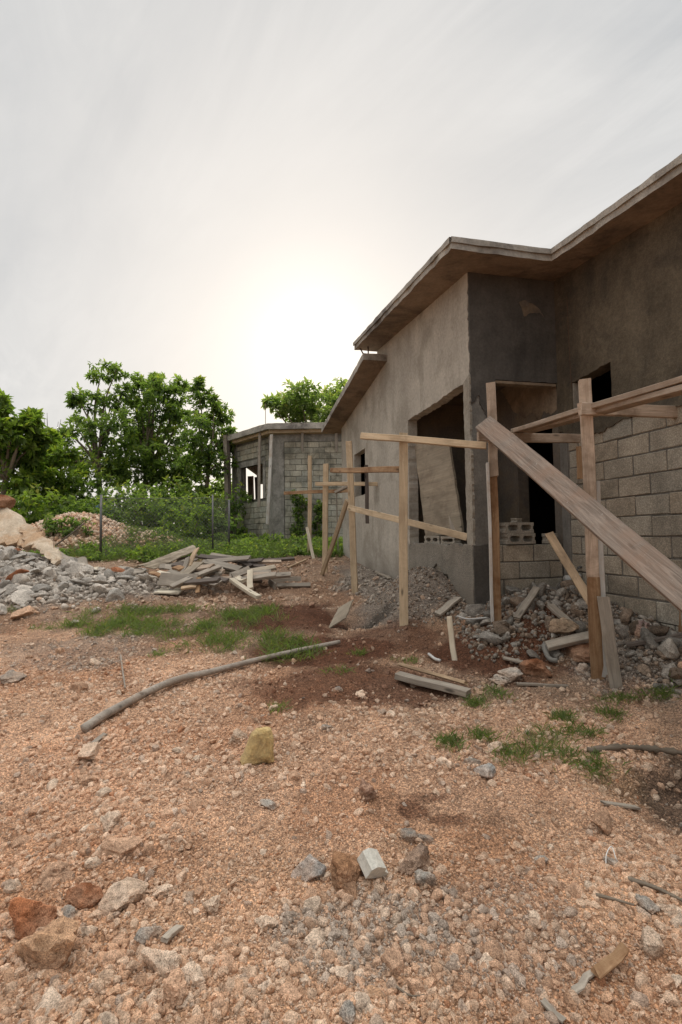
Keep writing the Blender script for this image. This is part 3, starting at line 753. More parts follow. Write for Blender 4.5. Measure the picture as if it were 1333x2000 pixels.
# dark upper porch wall
pw = [(.008, 3.02), (.10, 3.12), (.20, 2.80), (.305, 2.66), (.31, 3.31), (1.159, 3.315), (1.159, zun(0)+.01), (.008, zun(0)+.01)]
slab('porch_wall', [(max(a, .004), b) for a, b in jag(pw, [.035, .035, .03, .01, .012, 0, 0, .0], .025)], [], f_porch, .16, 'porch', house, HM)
slab('bare_render_patch', jag([(.66, 4.27), (.74, 4.30), (.92, 4.22), (.99, 4.12), (.93, 4.17), (.80, 4.15), (.72, 4.10)], [.02]*7, .03), [], lambda s, z, d: Vector((s, d-.017, z)), .01, 'inner', house, HM)
box_obj('lintel_board', (.32, -.010, 3.272), (1.13, .10, 3.306), 'tanpatch', house, HM, .003)
# low block wall under the porch opening
box_obj('porch_parapet_mortar', (.30, .008, .1), (1.158, .13, 1.372), 'mortar', house, HM)
blocks('porch_parapet', .30, 1.13, .18, 1.38, lambda a, b, d: Vector((a, d-.006, b)), 'block', house, depth=.12, shift=.13, mw=HM)
# wing wall: bare blocks below, brown render above
box_obj('wing_mortar', (SW+.010, -5.5, 0.), (SW+.14, -.12, 2.70), 'mortar', house, HM)
blocks('wing_blocks', -5.5, -.15, .06, 2.66, f_wing, 'block', house, holes=[], mw=HM, depth=.1)
box_obj('wing_column', (SW-.012, -.158, 0.), (SW+.15, .002, 2.70), 'column', house, HM, .012)
wout = [(-5.5, 2.64), (-2.2, 2.62), (-1.1, 2.64), (-.75, 2.57), (-.3, 2.60), (.0, 2.72), (.0, zun(0)+.01), (-5.5, zun(-5.5)+.01)]
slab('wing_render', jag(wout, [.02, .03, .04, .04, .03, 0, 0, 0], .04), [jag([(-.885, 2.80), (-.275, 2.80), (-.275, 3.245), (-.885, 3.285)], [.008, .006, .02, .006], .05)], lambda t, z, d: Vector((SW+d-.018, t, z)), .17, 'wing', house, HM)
box_obj('window_jamb', (SW-.010, -.285, 2.80), (SW+.16, -.245, 3.24), 'reveal', house, HM)
# porch interior
din = [(.0, .1), (.14, .1), (.14, 2.95), (.92, 2.98), (.92, .1), (2.45, .1), (2.45, 4.4), (.0, 4.4)]
slab('porch_inner_wall', din, [], f_wing, .16, 'inner', house, HM)
slab('render_patch', jag([(.03, 3.02), (.14, 2.97), (.30, 3.05), (.42, 2.92), (.52, 3.10), (.70, 3.05), (.95, 3.2), (1.3, 3.61), (.03, 3.61)], [.022]*7+[0, 0], .02), [], lambda t, z, d: Vector((SW-.006+d, t, z)), .02, 'tanpatch', house, HM)
box_obj('porch_back_wall', (.15, 2.30, .1), (SW, 2.44, 4.45), 'inner', house, HM)
box_obj('porch_ceiling', (.15, .15, 3.62), (SW, 2.30, 3.72), 'inner', house, HM)
box_obj('porch_floor', (.15, .15, .3), (SW, 2.30, .62), 'column', house, HM)
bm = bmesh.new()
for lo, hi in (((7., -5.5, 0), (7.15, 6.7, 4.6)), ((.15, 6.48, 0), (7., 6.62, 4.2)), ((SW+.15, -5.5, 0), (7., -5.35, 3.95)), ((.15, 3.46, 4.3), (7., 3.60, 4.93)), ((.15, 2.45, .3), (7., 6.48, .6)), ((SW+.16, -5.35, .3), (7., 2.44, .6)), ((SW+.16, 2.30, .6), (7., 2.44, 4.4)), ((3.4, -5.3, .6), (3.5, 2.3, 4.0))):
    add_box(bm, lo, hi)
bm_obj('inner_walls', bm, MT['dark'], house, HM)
# roofs
up = [(-.44, -.50), (.765, -.50), (.765, -5.6), (7.2, -5.6), (7.2, 3.62), (-.43, 3.62)]
def roof(name, poly, amps, top, th):
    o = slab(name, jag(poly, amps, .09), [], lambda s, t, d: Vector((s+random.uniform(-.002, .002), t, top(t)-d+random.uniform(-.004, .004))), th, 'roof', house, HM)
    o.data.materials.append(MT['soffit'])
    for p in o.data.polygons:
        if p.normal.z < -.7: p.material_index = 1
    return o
roof('roof', up, [.014, .014, .010, 0, .006, .014], ztop, .115)
roof('lower_roof', [(-.43, 3.03), (7.2, 3.03), (7.2, 6.95), (-.43, 6.95)], [.006, 0, .006, .01], ltop, .115)
# thin ragged lip of spilled concrete along the eaves
def lip(name, a, b, th):
    bm = bmesh.new(); n = int((Vector(b)-Vector(a)).length/.07); prev = None
    d = (Vector(b)-Vector(a)).normalized(); o = Vector((d.y, -d.x, 0))
    for i in range(n+1):
        p = Vector(a).lerp(Vector(b), i/n); q = .012+.012*float(vnoise(i*.6, th*99)); h = .010+.022*float(vnoise(i*.45, 3.3+th))
        z = ztop(p.y)
        r = [bm.verts.new((p.x+o.x*k, p.y+o.y*k, zz)) for k, zz in ((q, z-.03-h), (q, z+h*.6), (-.05, z+h*.5), (-.05, z-.03))]
        if prev:
            for j in range(4): bm.faces.new((prev[j], prev[(j+1) % 4], r[(j+1) % 4], r[j]))
        prev = r
    return bm_obj(name, bm, MT['roof'], house, HM)
lip('roof_lip', (-.44, 3.6, 0), (-.44, -.5, 0), .1); lip('roof_lip', (-.44, -.5, 0), (.765, -.5, 0), .2); lip('roof_lip', (.765, -.5, 0), (.765, -4.5, 0), .3)
for a, b in (((-.36, 3.50), (-.20, 3.44)), ((-.26, 3.30), (-.22, 3.42))):
    o = tube('roof_strut', [Vector((a[0], a[1], zun(a[1])+.02)), Vector((b[0], b[1], ltop(b[1])-.02))], .012, 'rust', house); o.matrix_basis = HM
    
# water pipe stub and tap by the inner corner
def HT(o): o.matrix_basis = HM; return o
HT(tube('water_pipe', spline([(SW-.03, -.28, .62), (SW-.045, -.28, .86), (SW-.07, -.28, .98), (SW-.05, -.30, 1.10), (SW+.02, -.30, 1.12)], 14), .014, 'metal', house))
HT(tube('drain_pipe', [(SW+.03, -.10, .96), (SW-.06, -.10, .955)], .055, 'pvc', house, 14))
HT(tube('conduit', spline([(SW-.02, -.2, 1.0), (SW-.05, -.22, 1.03), (SW-.05, -.34, 1.02)], 8), .02, 'pvc', house))
tag(tube('hanging_wire', spline([HW(SW-.10, -.35, 4.25), HW(SW-.105, -.36, 3.7), HW(SW-.12, -.40, 3.12)], 10), .0028, 'rust', None, 5), 'thin rusty wire hanging down the brown rendered wall', 'wire')

# ------------------------------------------------------------------ hollow blocks, sheets and things in the openings
def hollow_block(name, loc, rz, label, L=.40, Hh=.125, D=.2, n=2, group=None, tilt=0.):
    holes = []; w = (L-.035*(n+1))/n
    for k in range(n):
        x0 = .035+k*(w+.035); x1 = x0+w; z0, z1 = .028, Hh-.028; c = .022
        holes.append([(x0+c, z0), (x1-c, z0), (x1, z0+c), (x1, z1-c), (x1-c, z1), (x0+c, z1), (x0, z1-c), (x0, z0+c)])
    o = slab(name, jag([(0, 0), (L, 0), (L, Hh*.3), (L-.012, Hh*.36), (L-.012, Hh*.64), (L, Hh*.7), (L, Hh), (0, Hh), (0, Hh*.7), (.012, Hh*.64), (.012, Hh*.36), (0, Hh*.3)], [.003]*12, .05), holes, lambda a, b, d: Vector((a, d, b)), D, 'blockplain')
    o.matrix_basis = Matrix.Translation(loc) @ Matrix.Rotation(rz, 4, 'Z') @ Matrix.Rotation(tilt, 4, 'X')
    return tag(o, label, 'concrete block', group)
pz = 1.384
b0 = HW(.40, -.035, pz)
hollow_block('hollow_block', b0, HRZ+.12, 'lower hollow concrete block of the stack of two on the porch parapet')
hollow_block('hollow_block', HW(.385, -.02, pz+.128), HRZ+.10, 'upper hollow concrete block of the stack of two on the porch parapet')
hollow_block('block_piece', HW(.58, .05, pz+.256), HRZ+.5, 'broken bit of block lying on top of the stacked hollow blocks', .12, .05, .08, 1)
hollow_block('hollow_block', HW(.98, -.02, pz), HRZ+.3, 'half hollow block on the parapet right beside the leaning narrow board', .12, .12, .13, 1)
hollow_block('hollow_block', HW(.02, 1.55, pz), HRZ-1.25, 'hollow block under the leaning sheet inside the side opening', .32, .11, .12, 2)
hollow_block('hollow_block', HW(.04, 1.02, pz), HRZ-1.45, 'plain grey block beside the hollow one inside the side opening', .34, .10, .10, 1)
def sheet(name, corners, t, mat, label, cat, n=10, wob=.004, ragged=.01, bow=0., mw=None):
    """board-like panel through four corners (bl, br, tr, tl)"""
    P = [Vector(c) for c in corners]; nrm = (P[1]-P[0]).cross(P[3]-P[0]).normalized()
    cx = (P[1]-P[0]).normalized(); cy = nrm.cross(cx)
    M = Matrix((cx, cy, nrm)).transposed().to_4x4(); M.translation = P[0]; Mi = M.inverted()
    bm = bmesh.new(); top = []
    for j in range(n+1):
        for i in range(n+1):
            a, b = i/n, j/n
            p = (P[0].lerp(P[1], a)).lerp(P[3].lerp(P[2], a), b)
            e = ragged if (i in (0, n) or j in (0, n)) else 0
            p = p+nrm*(wob*(random.random()-.5)+bow*math.sin(math.pi*a)*(1 if bow else 0))+cx*random.uniform(-e, e)+cy*random.uniform(-e, e)
            top.append(p)
    A = [bm.verts.new(Mi @ (p+nrm*t/2)) for p in top]; Bv = [bm.verts.new(Mi @ (p-nrm*t/2)) for p in top]
    k = lambda i, j: j*(n+1)+i
    for j in range(n):
        for i in range(n):
            bm.faces.new((A[k(i, j)], A[k(i+1, j)], A[k(i+1, j+1)], A[k(i, j+1)])); bm.faces.new((Bv[k(i, j)], Bv[k(i, j+1)], Bv[k(i+1, j+1)], Bv[k(i+1, j)]))
    for i in range(n):
        for (p, q) in ((k(i, 0), k(i+1, 0)), (k(i+1, n), k(i, n)), (k(0, i+1), k(0, i)), (k(n, i), k(n, i+1))):
            bm.faces.new((A[q], A[p], Bv[p], Bv[q]))
    o = bm_obj(name, bm, MT[mat], None, M)
    return tag(o, label, cat)
sheet('plywood_sheet', [at(833, 1049, 7.55), at(905, 1040, 6.75), at(880, 868, 7.15), at(811, 862, 7.95)], .035, 'ply', 'large stained plywood sheet leaning inside the side opening of the house', 'plywood')
tag(board('plank', at(893, 1044, 6.85), at(872, 880, 7.6), .16, .03, 'woodold', (-.5, -1, 0)), 'narrow grey plank leaning behind the plywood sheet in the side opening', 'plank')

# ------------------------------------------------------------------ setting-out timber frames (nailed posts and rails)
up_ = (0, 0, 1)
fa = empty('profile_frame', at(965, 1212, 5.4), 'nailed timber frame of posts and rails standing in front of the porch and block wall', 'timber frame')
def post(fr, name, u0, v0, u1, v1, Y0, Y1, w, t, mat, face=(-.2, -1, 0)):
    return board(name, at(u0, v0, Y0), at(u1, v1, Y1), w, t, mat, face, fr)
def rail(fr, u0, v0, Y0, u1, v1, Y1, w, t, mat, face=(-.2, -1, 0.), name='rail'):
    return board(name, at(u0, v0, Y0), at(u1, v1, Y1), w, t, mat, face, fr)
# tall post before the porch: upper and lower halves spliced
post(fa, 'post', 959, 748, 965, 930, 5.38, 5.38, .094, .05, 'woodpink')
o = post(fa, 'post', 962, 925, 971, 1220, 5.40, 5.42, .098, .055, 'woodstain')
board('post_edge', at(953, 905, 5.36), at(962.5, 1213, 5.38), .028, .09, 'woodwhite', (-.2, -1, 0), fa)
# tall post before the block wall, doubled lower down
post(fa, 'post', 1143, 742, 1159, 1130, 4.36, 4.43, .098, .05, 'woodpink', (-.35, -1, 0))
post(fa, 'post', 1158.5, 1128, 1168, 1334, 4.43, 4.45, .100, .052, 'woodstain', (-.35, -1, 0))
post(fa, 'post', 1163, 940, 1179, 1322, 4.40, 4.43, .082, .045, 'woodwhite', (-.5, -1, 0))
post(fa, 'stake', 1178, 1165, 1207, 1362, 4.33, 4.24, .095, .03, 'woodold', (-.3, -1, 0))
post(fa, 'post', 1335, 735, 1336, 1300, 4.60, 4.6, .085, .05, 'woodstain')
rail(fa, 934, 853, 5.30, 1132, 857, 5.62, .095, .05, 'woodpink')
rail(fa, 1133, 799, 4.28, 1375, 806, 4.64, .105, .05, 'woodpink')
rail(fa, 1006, 842, 5.45, 1350, 738, 3.45, .10, .045, 'woodpink', (0, 0, 1))
rail(fa, 1030, 842, 5.40, 1350, 756, 3.45, .10, .045, 'woodpink', (.1, 0, 1))
board('block', at(1134, 872, 4.75), at(1136, 935, 4.75), .07, .05, 'woodstain', (-.3, -1, 0), fa)
tag(board('plank', at(945, 827, 5.22), at(1336, 1156, 3.12)+(at(1336, 1156, 3.12)-at(945, 827, 5.22))*.62, .19, .05, 'woodgrey', (-.55, -1, .42)), 'big weathered grey plank leaning diagonally across the timber frame', 'plank')
tag(board('board', at(1073, 1042, 5.75), at(1243, 1322, 4.75), .09, .03, 'wood', (-.4, -1, .3)), 'narrow knotty board leaning from the porch parapet down behind the double post', 'board')
# frame along the side wall
fb = empty('profile_frame', at(790, 1243, 5.9), 'nailed timber frame beside the smooth wall, one tall square post and one leaning post', 'timber frame')
post(fb, 'post', 788, 846, 789, 1246, 5.90, 5.93, .10, .06, 'woodtan', (-.1, -1, 0))
post(fb, 'post', 682, 862, 694, 1162, 7.95, 7.95, .095, .055, 'woodtan', (-.2, -1, 0))
rail(fb, 706, 851, 6.02, 950, 870, 5.44, .075, .045, 'woodtan', (.1, -1, 0))
rail(fb, 648, 919, 7.98, 782, 917, 6.0, .072, .045, 'woodstain', (-.3, -1, 0))
rail(fb, 681, 991, 7.88, 914, 1049, 6.02, .085, .03, 'woodtan', (-.7, -1, 0))
rail(fb, 679, 978, 8.02, 629, 1124, 9.6, .075, .04, 'woodtan', (-.6, -1, .1), 'brace')
fc = empty('profile_frame', at(635, 1120, 9.8), 'farthest timber frame of thin posts and cross rails before the weathered block house', 'timber frame')
post(fc, 'post', 637, 906, 635, 1121, 9.8, 9.8, .10, .055, 'woodtan')
post(fc, 'post', 606, 890, 605, 1092, 12.1, 12.1, .09, .05, 'woodtan')
post(fc, 'stake', 600, 1030, 614, 1096, 12.0, 11.6, .07, .03, 'woodpale')
post(fc, 'stake', 716, 908, 718, 1022, 9.45, 9.45, .065, .04, 'wooddark')
post(fc, 'rod', 658, 965, 661, 1088, 12.2, 12.2, .025, .02, 'woodold')
rail(fc, 617, 945, 9.74, 742, 945, 9.50, .07, .045, 'woodtan')
rail(fc, 556, 963, 12.02, 684, 958, 11.0, .075, .04, 'woodstain')
rail(fc, 655, 962, 10.3, 679, 950, 10.2, .06, .05, 'woodold', (0, -1, .5), 'wedge')

# ------------------------------------------------------------------ loose boards, sticks and pipes
def gboard(name, a, b, w, t, mat, label, cat='board', lift=(0, 0), face=(0, 0, 1), bend=0., group=None):
    p, q = gp(*a), gp(*b); p.z += t/2+lift[0]; q.z += t/2+lift[1]
    return board(name, p, q, w, t, mat, face, None, bend, label, cat, group)
gboard('board', (778, 1336), (916, 1372), .10, .05, 'woodold', 'grey board of the pair lying on the gravel, the front one', lift=(.02, .02))
gboard('board', (782, 1324), (912, 1362), .075, .028, 'wood', 'split orange-brown board lying on the back of the grey one', lift=(.075, .07), face=(.1, .5, 1))
o = board('stake', gp(889, 1292)+Vector((0, 0, -.03)), gp(889, 1292)+Vector((-.035, .05, .40)), .05, .028, 'woodpale', (-.4, -1, .2), None, 0., 'short pale stake standing upright in the dirt near the porch pillar', 'stake')
gboard('plank', (1068, 1280), (1160, 1266), .10, .045, 'woodold', 'short weathered plank on the rubble left of the right double post', lift=(.07, .08), face=(0, -.5, 1))
gboard('board', (985, 1300), (1075, 1318), .07, .02, 'woodold', 'thin grey lath lying on the dirt in front of the red earth heap', lift=(.03, .03))
gboard('board', (1225, 1280), (1345, 1268), .07, .03, 'wooddark', 'dark board lying in the rubble along the block wall', lift=(.06, .08))
gboard('board', (1010, 1215), (1050, 1180), .08, .025, 'woodold', 'short grey board end sticking up from the rubble under the porch opening', lift=(.02, .14), face=(-.4, -.6, 1))
gboard('board', (1075, 1200), (1120, 1240), .09, .03, 'woodold', 'slanting grey board piece in the rubble behind the right double post', lift=(.08, .05), face=(.2, -.6, 1))
gboard('board', (1010, 1345), (1110, 1348), .03, .02, 'woodold', 'narrow grey strip of wood before the pile, left of the double post foot', lift=(.015, .015))
gboard('board', (855, 1205), (895, 1172), .10, .03, 'woodold', 'grey slab of board stuck in the earth heap by the side opening', lift=(.02, .04), face=(-.5, -.5, 1))
gboard('board', (735, 1120), (762, 1137), .06, .03, 'woodold', 'short grey lath against the foot of the smooth side wall', lift=(.04, .02))
tag(tube('pole', spline([gp(163, 1428)+Vector((0, 0, .03)), gp(215, 1408)+Vector((0, 0, .05)), gp(330, 1352)+Vector((0, 0, .06)), gp(420, 1320)+Vector((0, 0, .05)), gp(540, 1288)+Vector((0, 0, .045)), gp(664, 1264)+Vector((0, 0, .04))], 60), .036, 'pole', None, 10, .62, rj=.05), 'long crooked grey branch lying across the gravel', 'branch')
gboard('wood_chip', (322, 1850), (352, 1815), .030, .016, 'woodold', 'small brown wood chip among stones at the bottom left', 'wood chip', (.02, .02))
gboard('wood_chip', (182, 1455), (206, 1443), .04, .012, 'woodold', 'little flat wood chip below the near end of the grey branch', 'wood chip', (.015, .015))
gboard('splinter', (1166, 1928), (1222, 1876), .034, .016, 'woodstain', 'splintered red-brown piece of wood at the lower right', 'wood', (.02, .04), (.3, -.4, 1))
gboard('splinter', (1122, 1948), (1160, 1918), .022, .008, 'woodold', 'thin grey splinter beside the red-brown piece of wood at the lower right', 'wood', (.01, .012))
gboard('splinter', (1060, 1972), (1100, 1996), .022, .007, 'woodold', 'grey chip lying at the bottom edge right of the middle', 'wood', (.01, .01))
gboard('splinter', (1178, 1580), (1246, 1582), .035, .012, 'woodold', 'flat grey splinter lying below the dug dark edge', 'wood', (.012, .012))
def twig(a, b, r, mat, label, h=.02, kink=.02):
    p, q = gp(*a), gp(*b); m = (p+q)/2+Vector((random.uniform(-kink, kink), random.uniform(-kink, kink), 0)); m.z = hz(m.x, m.y)
    return tag(tube('stick', spline([p+Vector((0, 0, h)), m+Vector((0, 0, h)), q+Vector((0, 0, h))], 12), r, mat, None, 6, .6, rj=.1), label, 'stick')
twig((1228, 1732), (1335, 1770), .010, 'bark', 'brown stick lying on the gravel at the right edge')
twig((1165, 1768), (1240, 1790), .007, 'bark', 'thinner brown twig left of the stick at the right edge')
twig((236, 1285), (245, 1352), .010, 'pole', 'short straight grey stick lying on the gravel above the branch', .03)
twig((760, 1912), (830, 1960), .004, 'bark', 'very thin dry stem near the bottom middle', .01)
# white plastic pipes by the pillar foot, right wall, small elbow
def pipe(pts, r, label, mat='pvc'): return tag(tube('pipe', spline(pts, 16), r, mat, None, 10), label, 'pipe')
pipe([at(893, 1203, 5.55), at(915, 1209, 5.5), at(955, 1206, 5.5)], .009, 'white plastic pipe at the foot of the porch pillar')
pipe([gp(838, 1288)+Vector((0, 0, .03)), gp(850, 1296)+Vector((0, 0, .03)), gp(860, 1302)+Vector((0, 0, .03))], .014, 'bent grey-white pipe end lying left of the upright stake')
pipe([at(1275, 1232, 4.65), at(1300, 1240, 4.6), at(1330, 1248, 4.5)], .010, 'thin white pipe lying along the block wall')
pipe([gp(1066, 1268)+Vector((0, 0, .06)), gp(1064, 1284)+Vector((0, 0, .07)), gp(1074, 1298)+Vector((0, 0, .05)), gp(1090, 1304)+Vector((0, 0, .04))], .022, 'curved piece of clay pipe left of the short weathered plank', 'column')
# trowel-like blade and handle leaning on the stake
tr = empty('plaster_hawk', gp(1250, 1318), 'dark flat steel blade with a wooden handle lying by the leaning stakes', 'hand tool')
P = [at(1232, 1276, 4.55), at(1254, 1290, 4.5), at(1259, 1312, 4.45), at(1224, 1302, 4.5)]
o = sheet('blade', [P[3], P[2], P[1], P[0]], .008, 'soil', 'x', 'x', 4, .001, .001)
for k in ('label', 'category'): del o[k]
o.parent = tr; o.matrix_parent_inverse = tr.matrix_basis.inverted()
tube('handle', [at(1250, 1311, 4.44), at(1262, 1332, 4.36)], .018, 'wood', tr)
# square of plywood standing in the little pit
sheet('plywood_square', [at(641, 1229, 6.15), at(676, 1207, 6.10), at(691, 1171, 6.30), at(662, 1188, 6.5)], .014, 'ply', 'pale square of plywood leaning at the edge of a small pit', 'plywood', 6, .002, .006)
tag(tube('stone_string', spline([gp(1184, 1700)+Vector((0, 0, .01)), gp(1186, 1690)+Vector((0, 0, .045)), gp(1196, 1680)+Vector((0, 0, .055)), gp(1204, 1690)+Vector((0, 0, .02)), gp(1208, 1684)+Vector((0, 0, .008))], 24), .0022, 'string', None, 5), 'loop of white string over the grey stone on the right', 'string')
# broken concrete moulding piece in the foreground
p = gp(735, 1722)
o = slab('moulding_piece', jag([(-.062, 0), (.055, -.012), (.062, .018), (.03, .03), (.024, .052), (-.04, .066), (-.062, .05)], [.003]*7, .02), [], lambda a, b, d: Vector((a, d, b)), .085, 'pvc')
o.data.materials.clear(); o.data.materials.append(mat_plaster('pale_cast', (.50, .47, .40), (.66, .62, .54), 14, .003, 70, .1))
o.matrix_basis = Matrix.Translation(p+Vector((0, -.02, .012))) @ Matrix.Rotation(.5, 4, 'Z') @ Matrix.Rotation(.5, 4, 'X') @ Matrix.Rotation(.35, 4, 'Y')
tag(o, 'white broken moulding of cast concrete among the stones in the foreground', 'concrete piece')
# ochre block standing on the gravel
def ochre():
    v, f = ICO[4]; p = np.sign(v)*np.abs(v)**.42                         # boxy
    z = p[:, 2]
    k = 1-.22*sstep(-.2, 1., z)+.22*sstep(-.3, -1, z)
    p = p*np.stack([k*.86, k*.6, np.ones_like(k)*1.0], 1)
    p[:, 0] += -.22*sstep(.1, -1., z)*(p[:, 0] < 0)+.10*z
    n = fbm(p[:, 0]*2+3, p[:, 2]*2+p[:, 1], 4, 5)-.5
    bite = gz(p[:, 0], p[:, 2], .1, -.95, .35, .3)+.5*gz(p[:, 0], p[:, 2], .35, -.1, .2, .25)
    p[:, 1] += .35*bite*(p[:, 1] < 0); p[:, 2] += .22*bite
    n2 = fbm(p[:, 0]*6+p[:, 1]*2, p[:, 2]*6-p[:, 1]*3, 3, 15)-.5; p *= (1+.26*n+.13*n2)[:, None]
    return p, f
pv, pf = ochre(); q = gp(508, 1494); r = .098
me = np_mesh('ochre_block', pv*r*np.array([1, 1, 1.12]), pf, None, True); me.set_sharp_from_angle(angle=math.radians(18))
o = link('ochre_block', me, MT['yellow']); o.location = (q.x, q.y+.03, q.z+r*.98); o.rotation_euler = (.02, .06, .35)
tag(o, 'ochre yellow block of stone standing alone on the gravel', 'rock')
# dark dug edge on the right: root-like lump of earth
tag(tube('root', spline([gp(1150, 1474)+Vector((0, 0, .015)), gp(1215, 1470)+Vector((0, 0, .03)), gp(1275, 1474)+Vector((0, 0, .025)), gp(1345, 1484)+Vector((0, 0, .03))], 30), .017, 'bark', None, 8, 1.2, rj=.45), 'dark earthy root along the dug edge at the right', 'root')

# ------------------------------------------------------------------ broken slabs on the rubble heap
def curved(name, pix, t, mat, label, cat, n=14):
    """panel lofted between two edges given as lists of points"""
    a, b = spline(pix[0], n), spline(pix[1], n); bm = bmesh.new(); m = 5; G1, G2 = [], []
    for i in range(n+1):
        r1, r2 = [], []
        for j in range(m+1):
            p = a[i].lerp(b[i], j/m); w = .02*(float(vnoise(i*.7, j*.9+n))-.5); e = .07*(random.random()-.5) if j in (0, m) or i in (0, n) else 0
            r1.append(bm.verts.new(p+Vector((e, w, w+e)))); r2.append(bm.verts.new(p+Vector((e, w+t, w+e-t*.6))))
        G1.append(r1); G2.append(r2)
    for i in range(n):
        for j in range(m):
            bm.faces.new((G1[i][j], G1[i+1][j], G1[i+1][j+1], G1[i][j+1])); bm.faces.new((G2[i][j], G2[i][j+1], G2[i+1][j+1], G2[i+1][j]))
    for i in range(n):
        for j in (0, m): bm.faces.new((G1[i][j], G2[i][j], G2[i+1][j], G1[i+1][j]))
    for j in range(m):
        for i in (0, n): bm.faces.new((G1[i][j], G1[i][j+1], G2[i][j+1], G2[i][j]))
    return tag(bm_obj(name, bm, MT[mat], None, None), label, cat)
curved('broken_slab', ([at(-70, 985, 9.9), at(10, 988, 9.8), at(33, 1000, 9.7), at(62, 1030, 9.5), at(80, 1042, 9.4)], [at(-70, 1075, 9.1), at(0, 1062, 9.0), at(30, 1062, 8.95), at(48, 1068, 8.9), at(62, 1072, 8.9)]), .10, 'render', 'large cream rendered concrete slab lying broken on top of the rubble heap', 'concrete slab')
curved('broken_slab', ([at(40, 1028, 9.3), at(75, 1036, 9.2), at(98, 1056, 9.0), at(122, 1092, 8.7)], [at(48, 1066, 8.9), at(68, 1068, 8.8), at(88, 1082, 8.6), at(108, 1100, 8.45)]), .06, 'render', 'smaller cream rendered slab sloping down right of the large one', 'concrete slab')
curved('curved_board', ([at(108, 1068, 9.4), at(125, 1080, 9.2), at(148, 1090, 9.1), at(166, 1090, 9.1), at(175, 1114, 8.9)], [at(110, 1074, 9.2), at(126, 1092, 8.9), at(145, 1106, 8.7), at(160, 1116, 8.6), at(168, 1119, 8.6)]), .015, 'woodold', 'brown curved board panel at the right end of the rubble heap', 'board')
o = rock('brick_lump', 8, 1400, 50, RUST*.8, 'burnt red-brown lump of masonry on top of the cream slab', 71, cat='masonry'); k = 9.8/o.location.y
o.location = at(-2, 982, 9.8); o.scale = (1.15*k, .8*k, .8*k)
sheet('fibre_board', [at(300, 1158, 7.9), at(350, 1160, 7.8), at(362, 1150, 8.2), at(318, 1148, 8.3)], .02, 'woodpale', 'pale flat board lying at the near foot of the scrap timber pile', 'board', 6, .004, .01)
sheet('fibre_board', [at(168, 1122, 8.7), at(188, 1124, 8.6), at(192, 1108, 8.8), at(178, 1108, 8.9)], .02, 'woodpale', 'small pale board at the right end of the rubble heap', 'board', 4, .004, .01)
sheet('roofing_sheet', [at(205, 1130, 8.6), at(258, 1124, 8.6), at(290, 1113, 8.9), at(235, 1106, 9.2)], .02, 'woodold', 'flat grey roofing sheet left of the scrap timber pile', 'sheet', 8, .02, .02)
sheet('plywood_sheet', [at(262, 1110, 9.0), at(300, 1112, 8.9), at(386, 1073, 9.3), at(374, 1070, 9.6)], .018, 'ply', 'warped plywood sheet lying over the top of the scrap timber pile', 'plywood', 8, .03, .01, .06)
# scrap timber pile
def sp(u0, v0, Y0, u1, v1, Y1, w, t, mat, label, face=(0, -.5, 1)):
    return board('scrap_board', at(u0, v0, Y0-.25), at(u1, v1, Y1-.25), w, t, mat, face, None, random.uniform(-.02, .02), label, 'board')
cr = lambda x, y: (200+x/3.03, 1040+y/3.03)
def spc(x0, y0, Y0, x1, y1, Y1, *a, **k): return sp(*cr(x0, y0), Y0, *cr(x1, y1), Y1, *a, **k)
spc(560, 97, 9.3, 512, 205, 8.8, .10, .03, 'wood', 'bright orange-brown board standing up out of the scrap pile', face=(-.5, -1, .4))
spc(506, 150, 9.0, 472, 240, 8.6, .09, .03, 'woodold', 'grey board left of the bright orange-brown one in the scrap pile', face=(-.5, -1, .5))
spc(570, 178, 8.9, 462, 262, 8.4, .20, .025, 'ply', 'wide brown board in the middle of the scrap pile', face=(-.3, -.9, .8))
spc(695, 203, 8.7, 408, 322, 8.05, .095, .045, 'woodold', 'long grey beam slanting across the front of the scrap pile', face=(0, -.6, 1))
spc(340, 275, 8.35, 560, 283, 8.25, .22, .025, 'woodold', 'broad pale grey board low at the front of the scrap pile', face=(0, -1, .6))
spc(572, 268, 8.2, 564, 356, 8.05, .07, .03, 'woodstain', 'short brown stub standing on edge before the scrap pile', face=(-.2, -1, .2))
spc(575, 140, 9.6, 760, 158, 9.4, .12, .04, 'wooddark', 'dark board at the back of the scrap pile, the left one')
spc(760, 155, 9.5, 958, 205, 9.1, .12, .05, 'wooddark', 'dark board at the back of the scrap pile, the right one')
spc(640, 132, 9.8, 830, 160, 9.7, .14, .03, 'woodold', 'grey board topmost at the back of the scrap pile')
spc(612, 172, 9.2, 815, 218, 8.9, .15, .04, 'woodold', 'grey wide board sloping right below the dark ones in the scrap pile')
spc(590, 278, 8.4, 690, 305, 8.2, .17, .035, 'woodold', 'dull grey board under the long slanting beam, right half')
spc(872, 215, 8.7, 770, 255, 8.5, .11, .04, 'woodold', 'grey board rising to the right at the right side of the scrap pile', face=(0, -1, .5))
spc(690, 268, 8.6, 800, 262, 8.5, .06, .03, 'woodpink', 'thin pinkish lath below the grey rising board of the scrap pile')
spc(765, 278, 8.35, 925, 382, 7.75, .09, .05, 'woodpale', 'pale squared timber pointing to the viewer from the scrap pile', face=(.3, -.4, 1))
spc(876, 225, 8.4, 876, 332, 8.1, .09, .04, 'woodpale', 'pale short board standing steeply at the right end of the scrap pile', face=(0, -1, .35))
spc(800, 268, 8.5, 845, 285, 8.3, .10, .05, 'woodpale', 'pale block end between the squared timber and the steep board')
spc(285, 240, 8.6, 345, 258, 8.4, .08, .03, 'woodstain', 'short red-brown board at the left end of the scrap pile')
